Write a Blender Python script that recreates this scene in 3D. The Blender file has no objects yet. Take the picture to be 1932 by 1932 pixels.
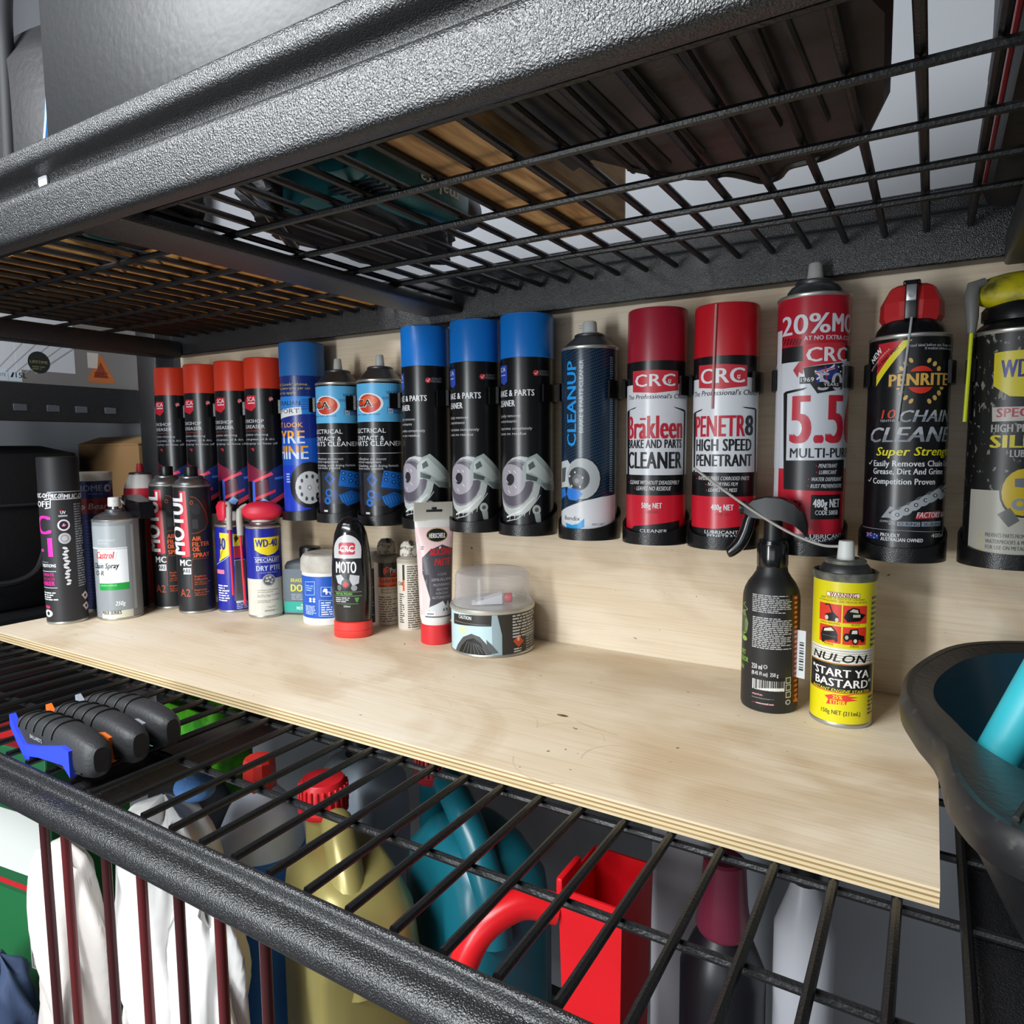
import bpy, bmesh, math, random
from mathutils import Vector, Matrix
random.seed(7)
PI = math.pi
sc = bpy.context.scene
C = sc.collection

# ------------------------------------------------------------ camera, light, exposure
cam_d = bpy.data.cameras.new('camera'); cam = bpy.data.objects.new('camera', cam_d); C.objects.link(cam)
cam_d.sensor_fit = 'HORIZONTAL'; cam_d.sensor_width = 36.0
cam_d.lens = 36.0 * 1313.2 / 1932.0; cam_d.clip_start = 0.02
yaw, pitch, roll = 0.5427, 0.0945, -0.0082
fw = Vector((-math.sin(yaw) * math.cos(pitch), math.cos(yaw) * math.cos(pitch), -math.sin(pitch)))
rt = Vector((math.cos(yaw), math.sin(yaw), 0)); up = rt.cross(fw)
rt2 = rt * math.cos(roll) + up * math.sin(roll); up2 = -rt * math.sin(roll) + up * math.cos(roll)
cam.matrix_world = Matrix(((rt2.x, up2.x, -fw.x, 0.0), (rt2.y, up2.y, -fw.y, -0.7817), (rt2.z, up2.z, -fw.z, 0.252), (0, 0, 0, 1)))
sc.camera = cam

world = bpy.data.worlds.new('world'); sc.world = world; world.use_nodes = True
world.node_tree.nodes['Background'].inputs[0].default_value = (0.86, 0.93, 1.0, 1)
world.node_tree.nodes['Background'].inputs[1].default_value = 0.13

def area(name, loc, target, sx, sy, power, col):
    d = bpy.data.lights.new(name, 'AREA'); d.shape = 'RECTANGLE'; d.size = sx; d.size_y = sy; d.energy = power; d.color = col
    o = bpy.data.objects.new(name, d); C.objects.link(o); o.location = loc
    o.rotation_euler = (Vector(target) - Vector(loc)).to_track_quat('-Z', 'Y').to_euler()
    return o
area('garage_batten_light', (-0.75, -1.30, 0.98), (-0.45, -0.15, 0.05), 0.95, 0.34, 33.0, (0.95, 0.98, 1.0))
area('upright_work_light', (-0.66, -1.50, 0.22), (-0.55, 0.0, 0.20), 0.16, 0.72, 11.0, (0.92, 0.97, 1.0))
area('low_front_fill', (-0.2, -3.8, 0.05), (-0.3, 0.0, 0.0), 3.4, 1.3, 22.0, (0.92, 0.96, 1.0))  # added fill lamp brightening the shelf fronts; no door stands there
sc.view_settings.view_transform = 'Standard'; sc.view_settings.look = 'None'
sc.view_settings.exposure = 0.0; sc.view_settings.gamma = 1.0

# ------------------------------------------------------------ materials
def lin(h):
    h = h.lstrip('#'); v = [int(h[i:i + 2], 16) / 255 for i in (0, 2, 4)]
    return tuple(x / 12.92 if x <= .04045 else ((x + .055) / 1.055) ** 2.4 for x in v) + (1,)
MC = {}
def mat(hexc, rough=.38, metal=0., bump=0., bscale=600., spec=.5, trans=0., alpha=1., coat=0.):
    k = (hexc, rough, metal, bump, bscale, spec, trans, alpha, coat)
    if k in MC: return MC[k]
    m = bpy.data.materials.new('m_' + hexc); m.use_nodes = True; nt = m.node_tree; b = nt.nodes['Principled BSDF']
    b.inputs['Base Color'].default_value = lin(hexc); b.inputs['Roughness'].default_value = rough; b.inputs['Metallic'].default_value = metal
    b.inputs['Specular IOR Level'].default_value = spec; b.inputs['Transmission Weight'].default_value = trans; b.inputs['Alpha'].default_value = alpha; b.inputs['Coat Weight'].default_value = coat
    if bump:
        tc = nt.nodes.new('ShaderNodeTexCoord'); n = nt.nodes.new('ShaderNodeTexNoise'); n.inputs['Scale'].default_value = bscale; n.inputs['Detail'].default_value = 1.5
        bp = nt.nodes.new('ShaderNodeBump'); bp.inputs['Strength'].default_value = bump; bp.inputs['Distance'].default_value = .001
        nt.links.new(tc.outputs['Object'], n.inputs['Vector']); nt.links.new(n.outputs['Fac'], bp.inputs['Height']); nt.links.new(bp.outputs['Normal'], b.inputs['Normal'])
    MC[k] = m; return m
def ramp_mat(name, stops, scale, detail=5., rough=.5, stretch=(1, 1, 1), bump=0., metal=0., dist=0.):
    m = bpy.data.materials.new(name); m.use_nodes = True; nt = m.node_tree; b = nt.nodes['Principled BSDF']; N = nt.nodes.new; lk = nt.links.new
    tc = N('ShaderNodeTexCoord'); mp = N('ShaderNodeMapping'); mp.inputs['Scale'].default_value = stretch
    n = N('ShaderNodeTexNoise'); n.inputs['Scale'].default_value = scale; n.inputs['Detail'].default_value = detail; n.inputs['Distortion'].default_value = dist
    r = N('ShaderNodeValToRGB'); e = r.color_ramp.elements
    while len(e) < len(stops): e.new(.5)
    for q, (p, c) in zip(e, stops): q.position = p; q.color = lin(c)
    lk(tc.outputs['Object'], mp.inputs['Vector']); lk(mp.outputs['Vector'], n.inputs['Vector']); lk(n.outputs['Fac'], r.inputs['Fac']); lk(r.outputs['Color'], b.inputs['Base Color'])
    b.inputs['Roughness'].default_value = rough; b.inputs['Metallic'].default_value = metal
    if bump:
        bp = N('ShaderNodeBump'); bp.inputs['Strength'].default_value = bump; bp.inputs['Distance'].default_value = .001
        lk(n.outputs['Fac'], bp.inputs['Height']); lk(bp.outputs['Normal'], b.inputs['Normal'])
    return m
def ply_mat():
    m = bpy.data.materials.new('plywood_face'); m.use_nodes = True; nt = m.node_tree; b = nt.nodes['Principled BSDF']; N = nt.nodes.new; lk = nt.links.new
    tc = N('ShaderNodeTexCoord')
    def noise(st, scale, det, dist=0.):
        mp = N('ShaderNodeMapping'); mp.inputs['Scale'].default_value = st; n = N('ShaderNodeTexNoise'); n.inputs['Scale'].default_value = scale; n.inputs['Detail'].default_value = det; n.inputs['Distortion'].default_value = dist
        lk(tc.outputs['Object'], mp.inputs['Vector']); lk(mp.outputs['Vector'], n.inputs['Vector']); return n
    def ramp(src, stops):
        r = N('ShaderNodeValToRGB'); e = r.color_ramp.elements
        while len(e) < len(stops): e.new(.5)
        for q, (p, c) in zip(e, stops): q.position = p; q.color = lin(c)
        lk(src, r.inputs['Fac']); return r
    def mul(a, bb, f):
        x = N('ShaderNodeMix'); x.data_type = 'RGBA'; x.blend_type = 'MULTIPLY'; x.inputs[0].default_value = f; lk(a, x.inputs[6]); lk(bb, x.inputs[7]); return x.outputs[2]
    big = ramp(noise((1, 3.2, 3.2), 2.6, 4, .6).outputs['Fac'], [(.3, 'd9c4a5'), (.5, 'e3d2b8'), (.7, 'e9dcc7')])
    grain = ramp(noise((1, 40, 40), 9, 6, .3).outputs['Fac'], [(.3, 'e4d3ba'), (.55, 'ffffff')])
    speck = ramp(noise((1, 1.6, 1.6), 85, 2).outputs['Fac'], [(.235, '5a4028'), (.265, 'ffffff')])
    patch = ramp(noise((1, 1.4, 1.4), 5, 5, 1.2).outputs['Fac'], [(.36, 'ddd0be'), (.52, 'ffffff')])
    col = mul(mul(mul(big.outputs['Color'], grain.outputs['Color'], .4), patch.outputs['Color'], .6), speck.outputs['Color'], .9)
    # scattered dark knots
    v = N('ShaderNodeTexVoronoi'); v.inputs['Scale'].default_value = 2.3; lk(tc.outputs['Object'], v.inputs['Vector'])
    kn = ramp(v.outputs['Distance'], [(.0, '6b4c2e'), (.016, '7d5c3a'), (.03, 'ffffff')])
    col = mul(col, kn.outputs['Color'], .7)
    lk(col, b.inputs['Base Color']); b.inputs['Roughness'].default_value = .55
    return m
PLY = ply_mat()
def edge_mat():
    m = bpy.data.materials.new('plywood_edge'); m.use_nodes = True; nt = m.node_tree; b = nt.nodes['Principled BSDF']; N = nt.nodes.new; lk = nt.links.new
    tc = N('ShaderNodeTexCoord'); sp = N('ShaderNodeSeparateXYZ'); lk(tc.outputs['Object'], sp.inputs[0])
    nz = N('ShaderNodeTexNoise'); nz.inputs['Scale'].default_value = 14; mp = N('ShaderNodeMapping'); mp.inputs['Scale'].default_value = (1, 1, 30); lk(tc.outputs['Object'], mp.inputs[0]); lk(mp.outputs[0], nz.inputs['Vector'])
    mr = N('ShaderNodeMapRange'); mr.inputs['From Min'].default_value = -.012; mr.inputs['From Max'].default_value = 0; lk(sp.outputs['Z'], mr.inputs['Value'])
    r = N('ShaderNodeValToRGB'); r.color_ramp.interpolation = 'CONSTANT'; e = r.color_ramp.elements
    cols = ['e8d4ac', 'b0905f', 'e6d1a6', 'a88957', 'ead6ae', 'b5956a', 'ecdab6']
    while len(e) < 7: e.new(.5)
    for i, q in enumerate(e): q.position = i / 7 + (.03 if i % 2 else -.0); q.color = lin(cols[i])
    lk(mr.outputs[0], r.inputs['Fac'])
    x = N('ShaderNodeMix'); x.data_type = 'RGBA'; x.blend_type = 'MULTIPLY'; x.inputs[0].default_value = .45; lk(r.outputs['Color'], x.inputs[6]); lk(nz.outputs['Fac'], x.inputs[7])
    lk(x.outputs[2], b.inputs['Base Color']); b.inputs['Roughness'].default_value = .6; return m
EDGE = edge_mat()
HAMMER = mat('101114', .36, 0., .8, 1000., 1.0)      # pebbled black powder coat
WIRE = mat('101113', .40, 0., .35, 500., .6)
PRINTED = mat('141416', .30, 0., .25, 900., .5)    # 3-D printed holders
STEEL = mat('8d8f92', .34, .9)
DSTEEL = mat('5b5c5e', .42, .85, .1, 300.)
RIM = mat('b4b3ae', .35, .8)
BLACKP = mat('0e0f11', .33)
GREYN = mat('b9bbb6', .5)

# ------------------------------------------------------------ mesh helpers (each shape: verts, faces)
def box(x0, x1, y0, y1, z0, z1):
    v = [(x, y, z) for z in (z0, z1) for y in (y0, y1) for x in (x0, x1)]
    return v, [(0, 2, 3, 1), (4, 5, 7, 6), (0, 1, 5, 4), (2, 6, 7, 3), (0, 4, 6, 2), (1, 3, 7, 5)]
def rbox(x0, x1, y0, y1, z0, z1, bev=.003, seg=2):
    bm = bmesh.new(); v, f = box(x0, x1, y0, y1, z0, z1); vs = [bm.verts.new(c) for c in v]
    for q in f: bm.faces.new([vs[i] for i in q])
    bmesh.ops.bevel(bm, geom=bm.edges[:], offset=bev, segments=seg, affect='EDGES', profile=.5)
    bm.verts.index_update(); out = [tuple(w.co) for w in bm.verts], [tuple(w.index for w in q.verts) for q in bm.faces]; bm.free(); return out
def lathe(prof, seg=40, c=(0, 0), cap=True):
    v = []; f = []
    for r, z in prof:
        for k in range(seg):
            a = 2 * PI * k / seg; v.append((c[0] + r * math.cos(a), c[1] + r * math.sin(a), z))
    for i in range(len(prof) - 1):
        for k in range(seg):
            a = i * seg + k; b = i * seg + (k + 1) % seg; f.append((a, b, b + seg, a + seg))
    if cap:
        if prof[0][0] > 1e-6: f.append(tuple(reversed(range(seg))))
        if prof[-1][0] > 1e-6: f.append(tuple(range((len(prof) - 1) * seg, len(prof) * seg)))
    return v, f
def prism(poly, z0, z1):
    n = len(poly); v = [(x, y, z0) for x, y in poly] + [(x, y, z1) for x, y in poly]
    return v, [tuple(reversed(range(n))), tuple(range(n, 2 * n))] + [(i, (i + 1) % n, n + (i + 1) % n, n + i) for i in range(n)]
def extr_x(prof, x0, x1):   # closed (y, z) outline swept along x
    n = len(prof); v = [(x0, y, z) for y, z in prof] + [(x1, y, z) for y, z in prof]
    return v, [tuple(range(n)), tuple(reversed(range(n, 2 * n)))] + [(i, n + i, n + (i + 1) % n, (i + 1) % n) for i in range(n)]
def loft(rings, cap=True):
    n = len(rings[0]); v = [tuple(q) for r in rings for q in r]; f = []
    for i in range(len(rings) - 1):
        for k in range(n):
            a = i * n + k; b = i * n + (k + 1) % n; f.append((a, b, b + n, a + n))
    if cap: f += [tuple(reversed(range(n))), tuple(range((len(rings) - 1) * n, len(rings) * n))]
    return v, f
def tube(pts, r, seg=8, cap=True):
    P = [Vector(q) for q in pts]; R = r if isinstance(r, (list, tuple)) else [r] * len(P); rings = []; prev = None
    for i, q in enumerate(P):
        t = (P[min(i + 1, len(P) - 1)] - P[max(i - 1, 0)]).normalized()
        if prev is None: prev = t.orthogonal().normalized()
        n = (prev - t * prev.dot(t)).normalized(); prev = n; b = t.cross(n)
        rings.append([q + (n * math.cos(2 * PI * k / seg) + b * math.sin(2 * PI * k / seg)) * R[i] for k in range(seg)])
    return loft(rings, cap)
def spline(pts, n=8, closed=False):
    P = [Vector(q) for q in pts]; out = []; m = len(P)
    for i in range(m if closed else m - 1):
        g = (lambda j: P[j % m]) if closed else (lambda j: P[min(max(j, 0), m - 1)])
        a, b, c, d = g(i - 1), g(i), g(i + 1), g(i + 2)
        for k in range(n):
            t = k / n; out.append(.5 * ((2 * b) + (c - a) * t + (2 * a - 5 * b + 4 * c - d) * t * t + (3 * b - a - 3 * c + d) * t ** 3))
    if not closed: out.append(P[-1])
    return out
def oval(a, b, z, n=32, e=2., cx=0, cy=0):
    o = []
    for k in range(n):
        t = 2 * PI * k / n; c, s = math.cos(t), math.sin(t)
        o.append((cx + a * math.copysign(abs(c) ** (2 / e), c), cy + b * math.copysign(abs(s) ** (2 / e), s), z))
    return o
def ball(cx, cy, cz, rx, ry, rz, n=20, m=12):
    return loft([oval(rx * max(math.sin(PI * i / m), .01), ry * max(math.sin(PI * i / m), .01), cz - rz * math.cos(PI * i / m), n, 2., cx, cy) for i in range(m + 1)])
def xf(g, M): return [tuple(M @ Vector(v)) for v in g[0]], g[1]
def rotz(g, a, c=(0, 0, 0)): return xf(g, Matrix.Translation(c) @ Matrix.Rotation(a, 4, 'Z') @ Matrix.Translation(-Vector(c)))
def mesh(name, geoms, mats, smooth=True, angle=38):
    me = bpy.data.meshes.new(name); V = []; F = []; I = []
    if geoms and not isinstance(geoms, list): geoms = [geoms]
    for g in geoms:
        mi = g[2] if len(g) > 2 else 0; o = len(V); V += list(g[0]); F += [tuple(i + o for i in q) for q in g[1]]; I += [mi] * len(g[1])
    me.from_pydata([tuple(q) for q in V], [], F)
    for m in (mats if isinstance(mats, (list, tuple)) else [mats]): me.materials.append(m)
    me.polygons.foreach_set('material_index', I); me.polygons.foreach_set('use_smooth', [smooth] * len(F)); me.update()
    if smooth: me.set_sharp_from_angle(angle=math.radians(angle))
    return me
def part(name, geoms, mats, parent=None, smooth=True, angle=38):
    o = bpy.data.objects.new(name, mesh(name, geoms, mats, smooth, angle)); C.objects.link(o)
    if parent: o.parent = parent
    return o
def tag(o, label, cat, group=None):
    o['label'] = label; o['category'] = cat
    if group: o['group'] = group
    return o
def thing(name, label, cat, loc=(0, 0, 0), rz=0, group=None):
    o = bpy.data.objects.new(name, None); C.objects.link(o); o.location = loc; o.rotation_euler = (0, 0, rz); o.empty_display_size = .02
    return tag(o, label, cat, group)
def struct(name, geoms, mats, smooth=False):
    o = part(name, geoms, mats, None, smooth); o['kind'] = 'structure'; return o
def dup(root, loc, rz=0, label=None):
    r = root.copy(); C.objects.link(r); r.location = loc; r.rotation_euler = (0, 0, rz)
    if label: r['label'] = label
    for ch in list(root.children):
        c = ch.copy(); C.objects.link(c); c.parent = r
        for g in list(ch.children):
            d = g.copy(); C.objects.link(d); d.parent = c
    return r

# ------------------------------------------------------------ printed labels: flat shapes in mm, wrapped on the surface
_cu = bpy.data.curves.new('lettering', 'FONT'); _to = bpy.data.objects.new('lettering', _cu)
def text_flat(s, gap, res=2):
    _cu.body = s; _cu.space_character = 1 + gap; _cu.resolution_u = res
    me = bpy.data.meshes.new_from_object(_to); V = [(v.co.x, v.co.y) for v in me.vertices]; F = [tuple(p.vertices) for p in me.polygons]
    bpy.data.meshes.remove(me); return V, F
def ext(V): return min(v[0] for v in V), max(v[0] for v in V)
class Print:
    def __init__(s): s.items = []; s.rnd = random.Random(5)
    def add(s, V, F, col, c2=None, vm=0):
        x0 = min(v[0] for v in V); x1 = max(v[0] for v in V); y0 = min(v[1] for v in V); y1 = max(v[1] for v in V); lay = 0
        for it in s.items:
            a = it[0]
            if a[0] < x1 and a[1] > x0 and a[2] < y1 and a[3] > y0: lay = max(lay, it[1] + 1)
        s.items.append(((x0, x1, y0, y1), lay, V, F, col, c2, vm))
    def el(s, e):
        k = e[0]
        if k == 'r': s.add([(e[1], e[2]), (e[3], e[2]), (e[3], e[4]), (e[1], e[4])], [(0, 1, 2, 3)], e[5])
        elif k == 'p': s.add(e[1], [tuple(range(len(e[1])))], e[2])
        elif k == 'e':
            a = math.radians(e[6]); n = 20; V = []
            for i in range(n):
                t = 2 * PI * i / n; x = e[3] * math.cos(t); y = e[4] * math.sin(t); V.append((e[1] + x * math.cos(a) - y * math.sin(a), e[2] + x * math.sin(a) + y * math.cos(a)))
            s.add(V, [tuple(range(n))], e[5])
        elif k == 'l':
            pts = e[1]; w = e[2] / 2; V = []; F = []
            for (ax, ay), (bx, by) in zip(pts, pts[1:]):
                d = math.hypot(bx - ax, by - ay) or 1; nx, ny = -(by - ay) / d * w, (bx - ax) / d * w; o = len(V)
                V += [(ax - nx, ay - ny), (bx - nx, by - ny), (bx + nx, by + ny), (ax + nx, ay + ny)]; F.append((o, o + 1, o + 2, o + 3))
            s.add(V, F, e[3])
        elif k == 'm':     # lines of print too small to read
            u0, v0, u1, v1, n, col = e[1:]; h = (v1 - v0) / n; V = []; F = []
            for i in range(n):
                y = v1 - (i + .85) * h; x = u0; end = u1 - (s.rnd.random() ** 3) * (u1 - u0) * .4
                while x < end:
                    w = min(end - x, h * s.rnd.uniform(.8, 3.6)); o = len(V); V += [(x, y), (x + w, y), (x + w, y + h * .5), (x, y + h * .5)]; F.append((o, o + 1, o + 2, o + 3)); x += w + h * .45
            if V: s.add(V, F, col)
        elif k == 't':
            _, t, u, v, w, h, col, o = e; V, F = text_flat(t, 0)
            if not V: return
            b = o.get('b', 0); dx = 0.
            if b:     # heavier strokes: the same lettering overlaid with small sideways shifts
                x0, x1 = ext(V); frac = (len(t) / o['n']) if o.get('n') else 1.; sx = w * frac / (x1 - x0)
                dx = max(0., min((.135 + b * 1.9) * h / sx - .09, .10 if h > 5 else .05)); V, F = text_flat(t, .7 * dx, 4 if h > 14 else 2)
            x0, x1 = ext(V); n = o.get('n', 0)
            if n:
                a = ext(text_flat(t[:int(n)], 0)[0])[1]; fr = n - int(n)
                if fr: a += fr * (ext(text_flat(t[:int(n) + 1], 0)[0])[1] - a)
                sx = w / (a - x0)
            else: sx = w / (x1 - x0)
            sy = h / .70; sh = o.get('s', 0); an = math.radians(o.get('a', 0)); Q = []
            nc = 1 + math.ceil(dx / .075) if dx > .008 else 1
            for c in range(nc):
                q = (c / (nc - 1) - .5) * dx if nc > 1 else 0.; Q = []
                for x, y in V:
                    px = (x + q - x0) * sx + sh * y * sy; py = y * sy; Q.append((u + px * math.cos(an) - py * math.sin(an), v + px * math.sin(an) + py * math.cos(an)))
                s.add(Q, F, col, o.get('c2'), v + h * .5)
    def build(s, name, parent, mp, rough=.38, step=2.6, lay0=.10, dl=.035, vstep=0):
        mats = []; geo = []
        def mi(c):
            m = mat(c, rough)
            if m not in mats: mats.append(m)
            return mats.index(m)
        for bb, lay, V, F, col, c2, vm in s.items:
            big = step and (bb[1] - bb[0]) > step * 1.1 and any((max(V[i][0] for i in f) - min(V[i][0] for i in f)) > step * 1.1 for f in F)
            tall = vstep and (bb[3] - bb[2]) > vstep
            if big or c2 or tall:
                bm = bmesh.new(); vs = [bm.verts.new((a, b, 0)) for a, b in V]
                for f in F:
                    try: bm.faces.new([vs[i] for i in f])
                    except ValueError: pass
                bmesh.ops.triangulate(bm, faces=bm.faces[:])
                if c2: bmesh.ops.bisect_plane(bm, geom=bm.verts[:] + bm.edges[:] + bm.faces[:], plane_co=(0, vm, 0), plane_no=(0, 1, 0))
                if big:
                    x = math.floor(bb[0] / step) * step + step
                    while x < bb[1]:
                        bmesh.ops.bisect_plane(bm, geom=bm.verts[:] + bm.edges[:] + bm.faces[:], plane_co=(x, 0, 0), plane_no=(1, 0, 0)); x += step
                if tall:
                    y = math.floor(bb[2] / vstep) * vstep + vstep
                    while y < bb[3]:
                        bmesh.ops.bisect_plane(bm, geom=bm.verts[:] + bm.edges[:] + bm.faces[:], plane_co=(0, y, 0), plane_no=(0, 1, 0)); y += vstep
                bm.verts.index_update(); V = [(q.co.x, q.co.y) for q in bm.verts]; FF = [(tuple(q.index for q in f.verts), f.calc_center_median().y) for f in bm.faces]; bm.free()
            else: FF = [(f, 1e9) for f in F]
            P = [mp(a, b, lay0 + lay * dl) for a, b in V]
            hi = [f for f, y in FF if not c2 or y >= vm]; lo = [f for f, y in FF if c2 and y < vm]
            if hi: geo.append((P, hi, mi(col)))
            if lo: geo.append((P, lo, mi(c2)))
        return part(name, geo, mats, parent, smooth=True, angle=70)
def cyl(r):   # r in metres; result in metres
    def f(u, v, o):
        a = u / (r * 1000); R = r + o * .001; return (R * math.sin(a), -R * math.cos(a), v * .001)
    return f
def flat(depth=0.):
    return lambda u, v, o: (u * .001, depth - o * .001, v * .001)
def print_on(parent, key_or_list, mp, rough=.38, name='label_print', step=2.6, vstep=0):
    p = Print()
    for e in (LAB[key_or_list] if isinstance(key_or_list, str) else key_or_list): p.el(e)
    return p.build(name, parent, mp, rough, step, vstep=vstep)
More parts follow.
